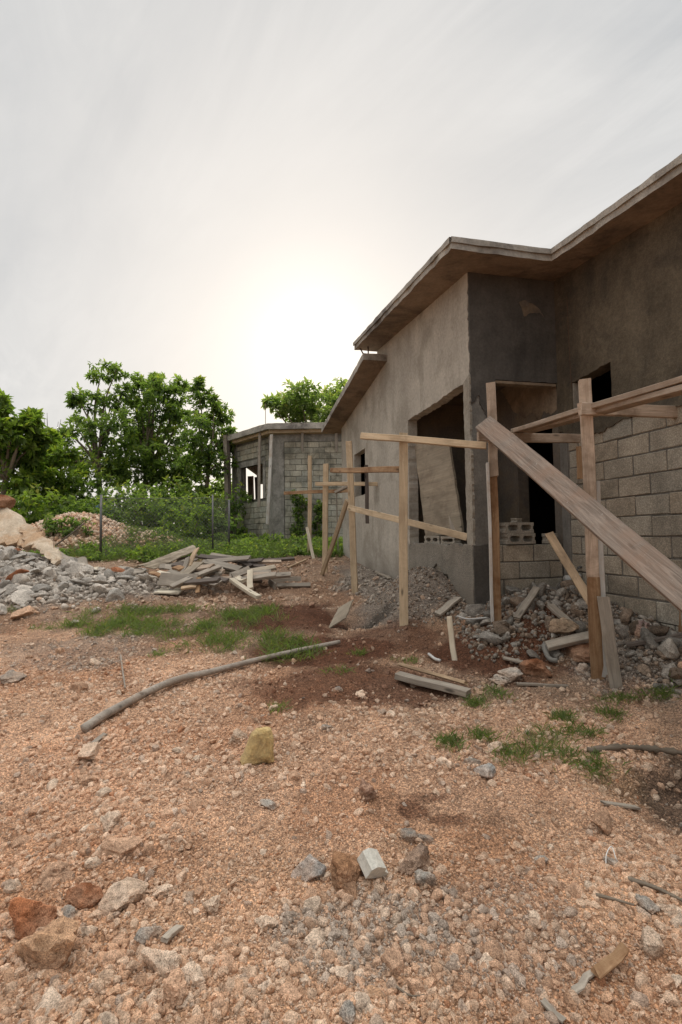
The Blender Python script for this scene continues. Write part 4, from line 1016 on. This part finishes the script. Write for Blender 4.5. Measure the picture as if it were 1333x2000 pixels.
spc(330, 235, 8.7, 420, 255, 8.5, .09, .03, 'woodpale', 'pale thin board at the left end of the scrap pile, above the broad one')
spc(395, 232, 8.8, 470, 250, 8.6, .10, .04, 'woodold', 'grey-brown board end under the warped plywood')
spc(420, 190, 9.0, 520, 205, 8.9, .12, .04, 'wooddark', 'dark board in the shade under the warped plywood')
spc(430, 210, 8.9, 475, 222, 8.7, .12, .06, 'woodstain', 'short brown block in the shade under the warped plywood')
spc(470, 330, 8.1, 560, 318, 8.1, .08, .03, 'wood', 'orange-brown lath on the ground before the scrap pile')
spc(620, 240, 8.8, 720, 232, 8.7, .10, .05, 'woodpink', 'pinkish board end in the middle right of the scrap pile')
spc(700, 215, 8.9, 690, 250, 8.6, .10, .05, 'woodold', 'grey block end in the middle right of the scrap pile')
spc(560, 205, 8.9, 640, 225, 8.7, .09, .03, 'woodpale', 'pale lath poking out above the long slanting beam')
spc(820, 175, 9.3, 880, 200, 9.1, .10, .04, 'wooddark', 'short dark board at the back right of the scrap pile')
spc(640, 262, 8.6, 740, 285, 8.4, .11, .03, 'wooddark', 'dark board low in the right half of the scrap pile')
spc(905, 258, 8.75, 1115, 248, 8.75, .10, .05, 'woodold', 'straight grey timber lying right of the scrap pile', face=(0, -.8, 1))
spc(905, 235, 9.0, 990, 225, 9.0, .08, .04, 'woodold', 'short grey timber behind the straight one right of the scrap pile')
rs = random.Random(4)
MSC = ['woodold', 'woodold', 'wooddark', 'woodpink', 'woodold', 'ply']
for k in range(26):
    x0, y0 = rs.uniform(330, 860), rs.uniform(165, 300); Y_ = 9.5-(y0-150)*.0095; a = rs.uniform(-.5, .5); L_ = rs.uniform(.35, 1.0)
    p = at(*cr(x0, y0), Y_-.1); q = p+Vector((math.cos(a)*L_, math.sin(a)*L_*.8, rs.uniform(-.10, .10)))
    for e in (p, q): e.z = max(e.z, hz(e.x, e.y)+.03)
    board('scrap_board', p, q, rs.uniform(.07, .15), rs.uniform(.025, .05), MSC[k % 6], (rs.uniform(-.2, .2), -.5, 1), None, 0, 'grey weathered board end jammed among the others in the scrap pile', 'board', 'board ends jammed in the scrap pile')
tray = empty('formwork_tray', gp(545, 1143), 'shallow wooden formwork tray on the ground right of the scrap pile', 'formwork')
for (x0, y0, x1, y1, w, fc_) in ((1010, 290, 1178, 280, .10, (0, -1, .2)), (1035, 325, 1232, 315, .10, (0, -.6, 1)), (988, 292, 1026, 330, .10, (-1, -.5, .2))):
    a, b = gp(*cr(x0, y0+10)), gp(*cr(x1, y1+10)); a.z += .05; b.z += .05
    board('plank', a, b, w, .03, 'woodold', fc_, tray)
gboard('stick', cr(1098, 222), cr(1212, 178), .05, .03, 'wood', 'thin orange-brown batten lying before the weathered block house', 'batten', (.03, .05))
gboard('board', (268, 1132), (330, 1140), .12, .03, 'woodold', 'grey board half buried in rubble left of the scrap pile', 'board', (.05, .05))

# ------------------------------------------------------------------ weathered block house on the left
bh = empty('block_house', (-1, 17.6, 1.2), 'weathered grey block house with a chamfered bay, window hole and flat slab roof', 'house')
Cn = at(535, 950, 17.6); Cn.z = 0
RT = at(560, 848, 17.6).z
bd = Vector((-.66, .75, 0)).normalized(); bn = Vector((bd.y, -bd.x, 0))*1.0       # bn points into the house
if bn.y < 0: bn = -bn
BL = 2.83
f_f = lambda a, b, d: Vector((Cn.x+a, Cn.y+d, b))
f_b = lambda a, b, d: Cn+bd*a+bn*d+Vector((0, 0, b))
def on_bay(u, v):
    r = ray(u, v); o = Vector((0, 0, EYE)); k = (Cn-o).dot(bn)/r.dot(bn); p = o+r*k
    return (p-Cn).dot(bd), p.z
wa0, wz1 = on_bay(514, 905); wa1, _ = on_bay(470, 910); _, wz0 = on_bay(500, 975)
box_obj('front_wall', (Cn.x-.0, Cn.y+.02, .6), (Cn.x+7, Cn.y+.15, RT), 'oldmortar', bh)
blocks('front_blocks', .38, 6.9, 1.0, RT-.25, f_f, 'oldblock', bh, gap=.016, jit=.006)
box_obj('ring_beam', (Cn.x+.3, Cn.y-.004, RT-.26), (Cn.x+7, Cn.y+.1, RT-.002), 'oldcol', bh)
box_obj('corner_column', (Cn.x-.02, Cn.y-.02, .6), (Cn.x+.36, Cn.y+.2, RT-.004), 'oldcol', bh)
slab('bay_wall', [(0, .6), (BL, .6), (BL, RT), (0, RT)], [[(wa0, wz0), (wa1, wz0), (wa1, wz1), (wa0, wz1)]], lambda a, b, d: f_b(a, b, d+.03), .14, 'oldmortar', bh)
blocks('bay_blocks', .30, BL-.3, 1.0, RT-.1, f_b, 'oldblock', bh, holes=[(wa0-.16, wa1+.16, wz0-.02, wz1+.2)], gap=.016, jit=.006)
fo = [(wa0-.15, wz0-.0), (wa1+.15, wz0-.0), (wa1+.15, wz1+.19), (wa0-.15, wz1+.19)]
slab('window_surround', jag(fo, [.02]*4, .08), [[(wa0, wz0+.002), (wa1, wz0+.002), (wa1, wz1), (wa0, wz1)]], lambda a, b, d: f_b(a, b, d-.012), .12, 'oldcol', bh)
slab('bay_column', [(0.0, .6), (.30, .6), (.30, RT-.01), (0.0, RT-.01)], [], lambda a, b, d: f_b(a, b, d-.01), .14, 'oldcol', bh)
slab('bay_column', [(BL-.30, .6), (BL+.02, .6), (BL+.02, RT-.01), (BL-.30, RT-.01)], [], lambda a, b, d: f_b(a, b, d-.01), .14, 'oldcol', bh)
e0 = Cn+bd*BL
bm = bmesh.new()
add_box(bm, (e0.x-.02, e0.y, .6), (e0.x+.12, e0.y+2.2, RT)); add_box(bm, (e0.x-.02, e0.y+2.2, RT-.45), (e0.x+.12, 25.5, RT))
add_box(bm, (e0.x, 25.4, .6), (Cn.x+7, 25.55, 2.6)); add_box(bm, (e0.x, 25.4, RT-.9), (Cn.x+7, 25.55, RT)); add_box(bm, (-2.9, 25.41, 2.6), (Cn.x+7, 25.54, RT-.9))
bm_obj('rear_wall', bm, MT['oldcol'], bh)
def roof_poly(ov, y):
    c0 = (Cn.x-ov*.35, Cn.y-ov); e1 = e0-bn*ov+bd*ov*.5
    return [(Cn.x+7.2, Cn.y-ov), c0, (e1.x, e1.y), (e1.x-.1, 25.9), (Cn.x+7.2, 25.9)]
ri = at(560, 829, 17.3).z
for nm, ov, z0, z1, mt in (('roof_slab', .42, RT+.10, RT+.30, 'roof'), ('roof_formwork', .26, RT, RT+.098, 'woodtan')):
    slab(nm, jag(roof_poly(ov, 0), [.012, .012, .012, 0, 0], .15), [], lambda a, b, d, z1=z1: Vector((a, b, z1-d+random.uniform(-.006, .006))), z1-z0, mt, bh)
def prop(u0, v0, u1, v1, Y, w, mat): return board('prop', at(u0, v0, Y), at(u1, v1, Y), w, w*.7, mat, (-.2, -1, 0), bh)
prop(531, 849, 523, 1024, 17.3, .10, 'woodwhite'); prop(508, 846, 506, 990, 17.75, .09, 'woodold'); prop(591, 846, 591, 882, 17.4, .09, 'woodold'); prop(657, 846, 658, 882, 17.4, .09, 'woodold')
prop(440, 850, 447, 1072, 19.2, .14, 'woodold'); prop(446, 856, 452, 1072, 19.25, .12, 'wooddark'); prop(490, 930, 491, 985, 22, .22, 'woodold'); prop(501, 932, 503, 985, 20.5, .12, 'wooddark')
tube('rebar', [at(519, 788, 17.5), at(519, 828, 17.5)], .010, 'rust', bh)

# ------------------------------------------------------------------ chain-link fence
fe = empty('chain_link_fence', at(197, 1087, 12.0), 'rusty chain link fence with thin steel posts in front of the trees', 'fence')
Fp = [at(-60, 1090, 11.7), at(197, 1088, 12.0), at(416, 1080, 12.7), at(448, 1079, 13.6)]
for i, (p, h) in enumerate(zip(Fp[1:], (1.46, 1.45, 1.4)), 1):
    tube('post', [p-Vector((0, 0, .15)), p+Vector((0, 0, h))], .028 if i != 2 else .022, 'metal', fe, 10)
V, Q = [], []
def wire(p, q, r=.0032):
    d = (q-p).normalized(); s = d.cross(Vector((0, 1, 0.2))).normalized()*r; n = d.cross(s).normalized()*r; k = len(V)
    for b in (p, q): V.extend([b+s, b+n, b-s, b-n])
    for j in range(4): Q.append((k+j, k+(j+1) % 4, k+4+(j+1) % 4, k+4+j))
for A_, B_ in zip(Fp[1:], Fp[2:]):
    L = (B_-A_).xy.length; Hf = 1.32; s = .085
    P3 = lambda a, z: Vector((A_.x+(B_.x-A_.x)*a/L, A_.y+(B_.y-A_.y)*a/L+.012*math.sin(z*5+a*3), A_.z+(B_.z-A_.z)*a/L+.05+z))
    for sgn in (1, -1):
        c = -Hf
        while c < L+Hf:
            # line a = c + sgn-direction * z
            if sgn > 0: za, zb = max(0, -c), min(Hf, L-c)
            else: za, zb = max(0, c-L), min(Hf, c)
            if zb > za+.02: wire(P3(c+sgn*za, za), P3(c+sgn*zb, zb))
            c += s
    wire(P3(0, Hf), P3(L, Hf), .005); wire(P3(0, 0.0), P3(L, 0.), .004)
link('wire_mesh', np_mesh('wire_mesh', V, Q), MT['zinc'], fe)
tag(tube('branch', spline([at(108, 1066, 12.6), at(140, 1042, 12.7), at(165, 1022, 12.9)], 10), .02, 'bark', None, 6), 'dry branch lying on the pink limestone mound', 'branch')

# ------------------------------------------------------------------ foliage
def leaf_quads(base, d, up, L, W, fold=.25):
    """kite-shaped leaves: arrays of base points, directions, ups"""
    s = np.cross(d, up); s /= np.linalg.norm(s, axis=1, keepdims=True)+1e-9
    n = np.cross(s, d)
    L = L[:, None]; W = W[:, None]
    a = base; b = base+d*L*.42+s*W*.5+n*W*fold; c = base+d*L-n*L*.12; e = base+d*L*.42-s*W*.5+n*W*fold
    v = np.stack([a, b, c, e], 1).reshape(-1, 3); k = np.arange(len(base))[:, None]*4
    return v, np.concatenate([k, k+1, k+2, k+3], 1)
def unit(v): return v/(np.linalg.norm(v, axis=1, keepdims=True)+1e-9)
def leaf_cloud(clumps, per, L, rng, ros=7, aspect=.42, droop=.25, squash=.8):
    """clumps: (x, y, z, r); leaves in rosettes, thin in the middle of each clump"""
    vs, fs, cs = [], [], []; o = 0
    for (x, y, z, r) in clumps:
        m = max(6, int(per*(r**2)/ros*rng.uniform(.8, 1.2)))
        d = unit(rng.normal(size=(m, 3))); rad = r*rng.random(m)**.42
        rad *= .72+.6*vnoise(d[:, 0]*2.2+x*3, d[:, 2]*2.2+d[:, 1]+z*3, 9)
        c = np.array([x, y, z])+d*rad[:, None]*np.array([1, 1, squash])
        base = np.repeat(c, ros, 0)+rng.normal(size=(m*ros, 3))*L*.12
        od = np.repeat(d, ros, 0); dd = unit(od*.55+rng.normal(size=(m*ros, 3))*.75+np.array([0, 0, -droop+.15]))
        upv = unit(np.array([0, 0, 1.])+rng.normal(size=(m*ros, 3))*.45)
        ll = L*rng.uniform(.6, 1.25, m*ros)
        v, f = leaf_quads(base, dd, upv, ll, ll*aspect)
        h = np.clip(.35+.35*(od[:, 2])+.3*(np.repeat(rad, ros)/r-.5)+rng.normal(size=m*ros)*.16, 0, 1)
        vs.append(v); fs.append(f+o); cs.append(np.repeat(h, 4)); o += len(v)
    v = np.concatenate(vs); c = np.concatenate(cs)
    return v, np.concatenate(fs), np.repeat(c[:, None], 3, 1)
def limbs(name, segs, mat, parent):
    """one mesh of tapered limbs: list of (points, r0, r1)"""
    bm = bmesh.new()
    for pts, r0, r1 in segs:
        pts = spline(pts, 8); prev = None
        for i, p in enumerate(pts):
            d = (pts[min(i+1, len(pts)-1)]-pts[max(i-1, 0)]).normalized(); a = Vector((1, 0, 0)) if abs(d.x) < .8 else Vector((0, 1, 0))
            s = d.cross(a).normalized(); q = s.cross(d); r = r0+(r1-r0)*i/(len(pts)-1)
            ring = [bm.verts.new(p+(s*math.cos(k*1.0472)+q*math.sin(k*1.0472))*r) for k in range(6)]
            if prev:
                for k in range(6): bm.faces.new((prev[k], prev[(k+1) % 6], ring[(k+1) % 6], ring[k]))
            prev = ring
    return bm_obj(name, bm, MT[mat], parent, None, True)
def tree(label, foot, Y, clumps, L, per, mat, seed, trunk=.14, group=None, lean=0., name='tree', aspect=.42, fork=.45):
    rng = np.random.default_rng(seed); cl = []
    for (u, v, r) in clumps:
        y = Y+rng.uniform(-1, 1)*r/F*Y*1.2; p = at(u, v, y); cl.append((p.x, p.y, p.z, r/F*Y))
    b = at(foot, 1060, Y); b.z = hz(b.x, b.y)
    t = empty(name, b, label, 'tree', group)
    top = max(c[2] for c in cl); cx = sum(c[0] for c in cl)/len(cl); cy = sum(c[1] for c in cl)/len(cl)
    hub = Vector((b.x+(cx-b.x)*.6, cy, b.z+(top-b.z)*fork))
    segs = [([b-Vector((0, 0, .2)), b.lerp(hub, .5)+Vector((rng.uniform(-.2, .2), 0, 0)), hub], trunk, trunk*.7)]
    for c in cl:
        e = Vector(c[:3]); m = hub.lerp(e, .55)+Vector((rng.uniform(-.25, .25), rng.uniform(-.2, .2), rng.uniform(-.1, .3)))
        segs.append(([hub, m, e], trunk*.45, trunk*.10))
    limbs('trunk', segs, 'bark', t)
    # smaller satellite clumps break up the outline
    sat = []
    for c in cl:
        for _ in range(5):
            d = rng.normal(size=3); d /= np.linalg.norm(d); k = c[3]*rng.uniform(.75, 1.25)
            sat.append((c[0]+d[0]*k, c[1]+d[1]*k, c[2]+d[2]*k*.85, c[3]*rng.uniform(.22, .42)))
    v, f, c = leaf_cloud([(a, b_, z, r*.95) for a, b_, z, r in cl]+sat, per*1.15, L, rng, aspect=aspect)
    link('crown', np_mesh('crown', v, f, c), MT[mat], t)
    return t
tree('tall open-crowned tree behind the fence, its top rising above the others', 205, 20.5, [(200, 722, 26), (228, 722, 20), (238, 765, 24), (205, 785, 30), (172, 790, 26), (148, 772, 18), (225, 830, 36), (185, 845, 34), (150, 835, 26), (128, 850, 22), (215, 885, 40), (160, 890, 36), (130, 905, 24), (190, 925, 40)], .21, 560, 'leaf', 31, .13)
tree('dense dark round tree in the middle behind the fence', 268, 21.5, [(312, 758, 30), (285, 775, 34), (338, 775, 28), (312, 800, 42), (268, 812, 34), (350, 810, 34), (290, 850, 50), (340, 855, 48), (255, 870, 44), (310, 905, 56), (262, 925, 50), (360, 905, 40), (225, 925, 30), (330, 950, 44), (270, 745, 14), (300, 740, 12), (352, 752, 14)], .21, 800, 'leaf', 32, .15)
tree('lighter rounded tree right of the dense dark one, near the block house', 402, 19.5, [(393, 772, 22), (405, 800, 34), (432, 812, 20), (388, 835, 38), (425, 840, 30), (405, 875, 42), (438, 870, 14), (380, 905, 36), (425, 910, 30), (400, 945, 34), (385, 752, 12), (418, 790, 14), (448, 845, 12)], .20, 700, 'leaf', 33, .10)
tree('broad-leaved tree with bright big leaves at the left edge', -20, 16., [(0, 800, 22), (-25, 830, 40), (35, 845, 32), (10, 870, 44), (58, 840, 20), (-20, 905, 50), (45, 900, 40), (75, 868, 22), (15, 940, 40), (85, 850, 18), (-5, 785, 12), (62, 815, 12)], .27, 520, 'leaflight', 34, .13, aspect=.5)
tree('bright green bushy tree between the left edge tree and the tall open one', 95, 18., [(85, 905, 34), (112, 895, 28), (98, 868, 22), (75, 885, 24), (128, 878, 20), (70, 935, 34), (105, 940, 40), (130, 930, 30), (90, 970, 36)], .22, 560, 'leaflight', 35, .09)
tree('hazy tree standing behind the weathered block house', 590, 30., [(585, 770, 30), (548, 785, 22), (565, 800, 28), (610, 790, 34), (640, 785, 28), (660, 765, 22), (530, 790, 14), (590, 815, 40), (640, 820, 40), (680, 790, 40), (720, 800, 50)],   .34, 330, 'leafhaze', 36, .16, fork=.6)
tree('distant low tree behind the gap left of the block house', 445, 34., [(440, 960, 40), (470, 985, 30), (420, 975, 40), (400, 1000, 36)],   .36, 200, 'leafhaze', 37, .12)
rng = np.random.default_rng(5)
def bush(name, u, Y, w, h, L, per, mat, label, seed, cat='shrub', ztop_v=None):
    rng = np.random.default_rng(seed); b = at(u, 1060, Y); b.z = hz(b.x, b.y)
    t = empty(name, b, label, cat); cl = []
    for k in range(9):
        cl.append((b.x+rng.uniform(-.5, .5)*w, b.y+rng.uniform(-.35, .35)*w*.6, b.z+h*rng.uniform(.15, .85), h*rng.uniform(.22, .36)))
    limbs('stem', [([b-Vector((0, 0, .05)), b.lerp(Vector(c[:3]), .5)+Vector((0, 0, h*.1)), Vector(c[:3])], .015, .005) for c in cl], 'bark', t)
    v, f, c = leaf_cloud(cl, per, L, rng, 6, .5); link('foliage', np_mesh('foliage', v, f, c), MT[mat], t)
    return t
for (u, Y, w, h, L, per, mt, lab) in (
    (100, 16., 2.0, 1.6, .16, 700, 'leaf', 'dark leafy shrub behind the left part of the fence'),
    (160, 17., 2.4, 2.0, .16, 650, 'leaf', 'dark shrub behind the pink limestone mound'),
    (225, 16.2, 2.0, 1.7, .15, 700, 'leaf', 'dark shrub just right of the first fence post'),
    (290, 15.8, 2.6, 1.7, .14, 800, 'leaf', 'dense dark shrub behind the middle of the fence'),
    (345, 16.2, 2.2, 1.7, .14, 800, 'leaf', 'dark shrub left of the yellow-green one behind the fence'),
    (372, 15.0, 1.0, 1.3, .16, 600, 'leaflight', 'yellow-green shrub with upright shoots behind the fence'),
    (405, 16.5, 1.8, 1.5, .14, 700, 'leaf', 'dark shrub behind the second fence post'),
    (30, 15., 2.2, 1.5, .18, 600, 'leaflight', 'light green shrub behind the broken slab at the left edge'),
    (262, 18.5, 3., 2.2, .18, 500, 'leaf', 'tall dark shrub in the shade below the dense tree'),
    (330, 19.5, 3., 2.2, .18, 500, 'leaf', 'tall dark shrub below the right side of the dense tree'),
    (135, 18.5, 3.0, 2.7, .18, 420, 'leaflight', 'tall light shrub under the tall open-crowned tree, left side'),
    (195, 19., 3.0, 2.7, .18, 420, 'leaf', 'tall shrub right under the trunk of the tall open-crowned tree'),
    (395, 18.6, 2.6, 2.4, .18, 420, 'leaf', 'tall shrub below the lighter rounded tree near the block house'),
    (412, 21., 1.5, 2.4, .18, 420, 'leaflight', 'tall light shrub below the lighter rounded tree, further back'),
    (55, 17.5, 3.0, 2.4, .2, 380, 'leaf', 'tall dark shrub below the bright green bushy tree'),
    (462, 16.3, 1.3, .38, .10, 900, 'leaf', 'dark green weed clump at the foot of the bay wall'),
    (500, 16.6, 1.0, .4, .09, 900, 'leaflight', 'low light weed clump below the window of the block house'),
    (437, 15.6, .8, .42, .10, 900, 'leaflight', 'weed clump around the foot of the timber props'),
    (290, 11.6, .9, .32, .09, 1200, 'leaflight', 'bright yellow-green weed clump before the fence'),
    (560, 14.2, 1.1, .35, .09, 900, 'leaf', 'weed clump before the front wall of the block house'),
    (100, 13.2, .8, .45, .10, 900, 'leaf', 'green creeping weed on the foot of the limestone mound'),
    (120, 13.3, .7, .5, .10, 160, 'leaf', 'sparse green weed growing on the limestone mound'),
    (150, 13.3, .6, .5, .10, 160, 'leaf', 'second sparse weed higher on the limestone mound, right of the first')):
    bush('shrub' if h > .9 else 'weed', u, Y, w, h, L, per, mt, lab, int(u*7+Y), 'shrub' if h > .9 else 'weed')
# vines on the front wall of the block house
for (us, lab, seed) in (([(577, 1060), (582, 1025), (588, 990), (580, 965)], 'leafy vine climbing the front wall of the block house', 61), ([(625, 1062), (620, 1020), (628, 985)], 'dark vine climbing the front wall near the unfinished house', 62), ([(490, 1062), (480, 1048), (474, 1030)], 'thin dry vine under the window of the block house', 63)):
    rng = np.random.default_rng(seed); Yv = 17.45 if seed < 63 else 18.3; P = [at(u, v, Yv) for u, v in us]; t = empty('vine', P[0], lab, 'vine')
    pts = spline(P, 14); limbs('stem', [(pts, .02, .008)], 'bark', t)
    v, f, c = leaf_cloud([(p.x+rng.uniform(-.1, .1), p.y, p.z, rng.uniform(.10, .22)) for p in pts], 2600 if seed < 63 else 900, .09, rng, 5, .7); link('foliage', np_mesh('foliage', v, f, c), MT['leaf'], t)
# bare twiggy shoots left of the tall tree
t = empty('bare_tree', at(100, 1060, 19), 'bare thin twigs of a leafless tree at the left', 'tree'); rng = np.random.default_rng(8)
limbs('trunk', [([at(100, 1060, 19), at(98+rng.uniform(-4, 4), 950, 19), at(98+rng.uniform(-22, 22), rng.uniform(800, 860), 19)], .03, .006) for _ in range(9)], 'bark', t)
# glimpses behind the trees: shed with a rusty roof and a blue tarpaulin
sh = empty('shed', at(45, 1040, 24.), 'low shed with a pale edged roof half hidden behind the left trees', 'shed')
p = at(45, 1000, 24.); box_obj('wall', (p.x-2.2, 24, 1.1), (p.x+1.6, 26, 2.55), 'brick', sh); box_obj('roof', (p.x-2.6, 23.6, 2.56), (p.x+2.0, 26.3, 2.72), 'oldcol', sh)
sheet('tarpaulin', [at(182, 1010, 17.6), at(214, 1012, 17.6), at(228, 990, 17.8), at(188, 988, 17.8)], .01, 'blue', 'blue tarpaulin glimpsed between the shrubs behind the fence', 'tarpaulin', 6, .08, .04)

# ------------------------------------------------------------------ grass
def blades(n, region, h0, h1, rng, tuft=6, w=.05, spread=.03):
    x, y = region(n, rng); x = np.repeat(x, tuft)+rng.normal(size=len(x)*tuft)*spread; y = np.repeat(y, tuft)+rng.normal(size=len(y)*tuft)*spread
    ok = ~inside_house(x, y); x, y = x[ok], y[ok]; m = len(x)
    d = unit(np.stack([rng.normal(size=m)*.55, rng.normal(size=m)*.55, np.ones(m)], 1)); L = rng.uniform(h0, h1, m)
    v, f = leaf_quads(np.stack([x, y, hgt(x, y)-.005], 1), d, unit(rng.normal(size=(m, 3))), L, L*w*rng.uniform(.7, 1.4, m), 0.)
    v = v.reshape(-1, 4, 3); v[:, 2, :2] += d[:, :2]*L[:, None]*.4; v[:, 2, 2] -= L*.15; v = v.reshape(-1, 3)
    return v, f, np.repeat(np.repeat(np.clip(rng.normal(.45, .22, m), 0, 1), 4)[:, None], 3, 1)
def reg_green(x0, x1, y0, y1, thr=.35):
    def fn(n, rng):
        x = rng.uniform(x0, x1, n*4); y = rng.uniform(y0, y1, n*4); ok = masks(x, y)['green'] > thr+rng.random(n*4)*.5
        return x[ok][:n], y[ok][:n]
    return fn
def spots(lst, per):
    def fn(n, rng):
        xs, ys = [], []
        for (u, v, ru, rv) in lst:
            a, b, c = gp(u, v), gp(u+ru, v), gp(u, v-rv); m = per
            xs.append(rng.normal(a.x, abs(b.x-a.x)*.45, m)); ys.append(rng.normal(a.y, abs(c.y-a.y)*.45, m))
        return np.concatenate(xs), np.concatenate(ys)
    return fn
RG = np.random.default_rng(77)
gl = [blades(1500, reg_green(-4.4, -.2, 5.0, 7.8, .12), .035, .17, RG, 7, .05, .05),
      blades(420, spots([(1040, 1465, 70, 22), (880, 1466, 25, 14), (1000, 1480, 40, 18), (1150, 1440, 45, 18), (940, 1450, 22, 16), (1165, 1500, 40, 22), (1110, 1480, 40, 14), (1065, 1440, 60, 12), (1190, 1400, 30, 10), (1210, 1372, 40, 10), (1290, 1360, 40, 12), (965, 1362, 30, 12), (930, 1385, 20, 10), (1100, 1405, 20, 6)], 34), .04, .11, RG, 6, .06, .025),
      blades(200, spots([(800, 1300, 30, 8), (660, 1320, 30, 8), (545, 1388, 14, 6), (300, 1215, 10, 6), (90, 1225, 22, 10), (310, 1280, 12, 6), (20, 1195, 20, 8), (700, 1285, 14, 6)], 22), .04, .10, RG, 5, .06, .03),
      blades(5200, reg_green(-7.5, 1.2, 10.8, 17.2, .3), .10, .30, RG, 6, .05, .06)]
v, f, c = merge(gl)
tag(link('grass', np_mesh('grass', v, f, c), MT['grass']), 'short green grass and weeds in patches on the gravel', 'grass', kind='stuff')
# low leafy ground cover towards the block house and fence
n = 420; x = RG.uniform(-7.5, 1.0, n*2); y = RG.uniform(11.3, 17.2, n*2); ok = (masks(x, y)['green']*(.5+fbm(x*1.3, y*1.3, 3, 19)) > .48) & (np.hypot((x+7.4)/1.9, (y-14.4)/1.4) > 1); x, y = x[ok], y[ok]; z = hgt(x, y)
v, f, c = leaf_cloud([(a, b, d+.06, RG.uniform(.10, .24)) for a, b, d in zip(x, y, z)], 1300, .085, RG, 5, .55)
tag(link('ground_cover', np_mesh('ground_cover', v, f, c), MT['leaf']), 'low leafy weeds covering the ground before the fence', 'weeds', kind='stuff')

# ------------------------------------------------------------------ light: bright overcast with the sun glowing through
sd = ray(612, 672).normalized(); el = math.asin(sd.z); az = math.atan2(sd.x, sd.y)
sun = bpy.data.objects.new('sun', bpy.data.lights.new('sun', 'SUN')); C.objects.link(sun)
sun.data.energy = 2.2; sun.data.angle = math.radians(11); sun.data.color = (1, .90, .78)
sun.rotation_euler = Vector(sd).to_track_quat('Z', 'Y').to_euler()
w = bpy.data.worlds.new('World'); sc.world = w; w.use_nodes = True; nt = w.node_tree; nt.nodes.clear(); g = G(nt)
gen = g.n('ShaderNodeTexCoord').outputs['Generated']
sky = g.n('ShaderNodeTexSky', _sky_type='NISHITA', _sun_disc=False, _sun_elevation=el, _sun_rotation=az, _air_density=1., _dust_density=2.)
skyc = g.mix(1., sky.outputs[0], (.09, .09, .09), 'MULTIPLY')
dot = g.n('ShaderNodeVectorMath', _operation='DOT_PRODUCT', i0=gen, i1=tuple(sd)).outputs['Value']
sep = g.n('ShaderNodeSeparateXYZ', Vector=gen)
zz = sep.outputs['Z']
# cloud streaks on a flat layer overhead
inv = g.math('DIVIDE', 1., g.math('MAXIMUM', g.math('ADD', zz, .12), .05))
rt = g.n('ShaderNodeVectorRotate', _rotation_type='Z_AXIS', Vector=gen, Angle=-.65)
pl = g.n('ShaderNodeVectorMath', _operation='SCALE', i0=rt.outputs[0]); nt.links.new(inv, pl.inputs['Scale'])
c1 = g.noise(g.mapping(pl.outputs[0], (1.5, .7, 0.), (3.1, 1.7, 0)), 1.2, 8, .58, .7)
c2 = g.noise(g.mapping(pl.outputs[0], (4.6, 1.1, 0.), (7.7, .3, 0)), 1.3, 8, .62, 1.2)
cc = g.math('ADD', g.math('MULTIPLY', c1, .65), g.math('MULTIPLY', c2, .35))
cl = g.ramp(cc, [(.34, (.54, .56, .575)), (.50, (.685, .69, .685)), (.64, (.83, .825, .805))])
warm = g.maprange(dot, .72, 1., 0., 1.)
cl = g.mix(g.math('POWER', g.math('MAXIMUM', warm, 0.), 1.5), cl, (.77, .735, .695))
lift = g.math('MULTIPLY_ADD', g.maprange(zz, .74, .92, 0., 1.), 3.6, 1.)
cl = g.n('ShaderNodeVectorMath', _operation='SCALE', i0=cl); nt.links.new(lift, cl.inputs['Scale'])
pos = g.math('MAXIMUM', dot, 0.)
def lobe(p, a, col): return g.mix(1., g.n('ShaderNodeCombineColor', Red=g.math('MULTIPLY', g.math('POWER', pos, p), a), Green=g.math('MULTIPLY', g.math('POWER', pos, p), a*col[0]), Blue=g.math('MULTIPLY', g.math('POWER', pos, p), a*col[1])).outputs[0], (1, 1, 1), 'MULTIPLY')
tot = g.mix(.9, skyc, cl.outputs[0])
for p, a, col in ((1000, .9, (.98, .95)), (190, .14, (.97, .93)), (14, .06, (.92, .83)), (4, .07, (.92, .82))):
    tot = g.mix(1., tot, lobe(p, a, col), 'ADD')
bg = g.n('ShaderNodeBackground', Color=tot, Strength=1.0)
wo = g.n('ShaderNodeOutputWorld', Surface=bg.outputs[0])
sc.view_settings.view_transform = 'Standard'; sc.view_settings.look = 'None'; sc.view_settings.exposure = 0; sc.view_settings.gamma = 1
sc.render.engine = 'CYCLES'; sc.cycles.max_bounces = 6; sc.cycles.diffuse_bounces = 4; sc.cycles.transparent_max_bounces = 8; sc.cycles.sample_clamp_indirect = 8
sc.cycles.use_denoising = True
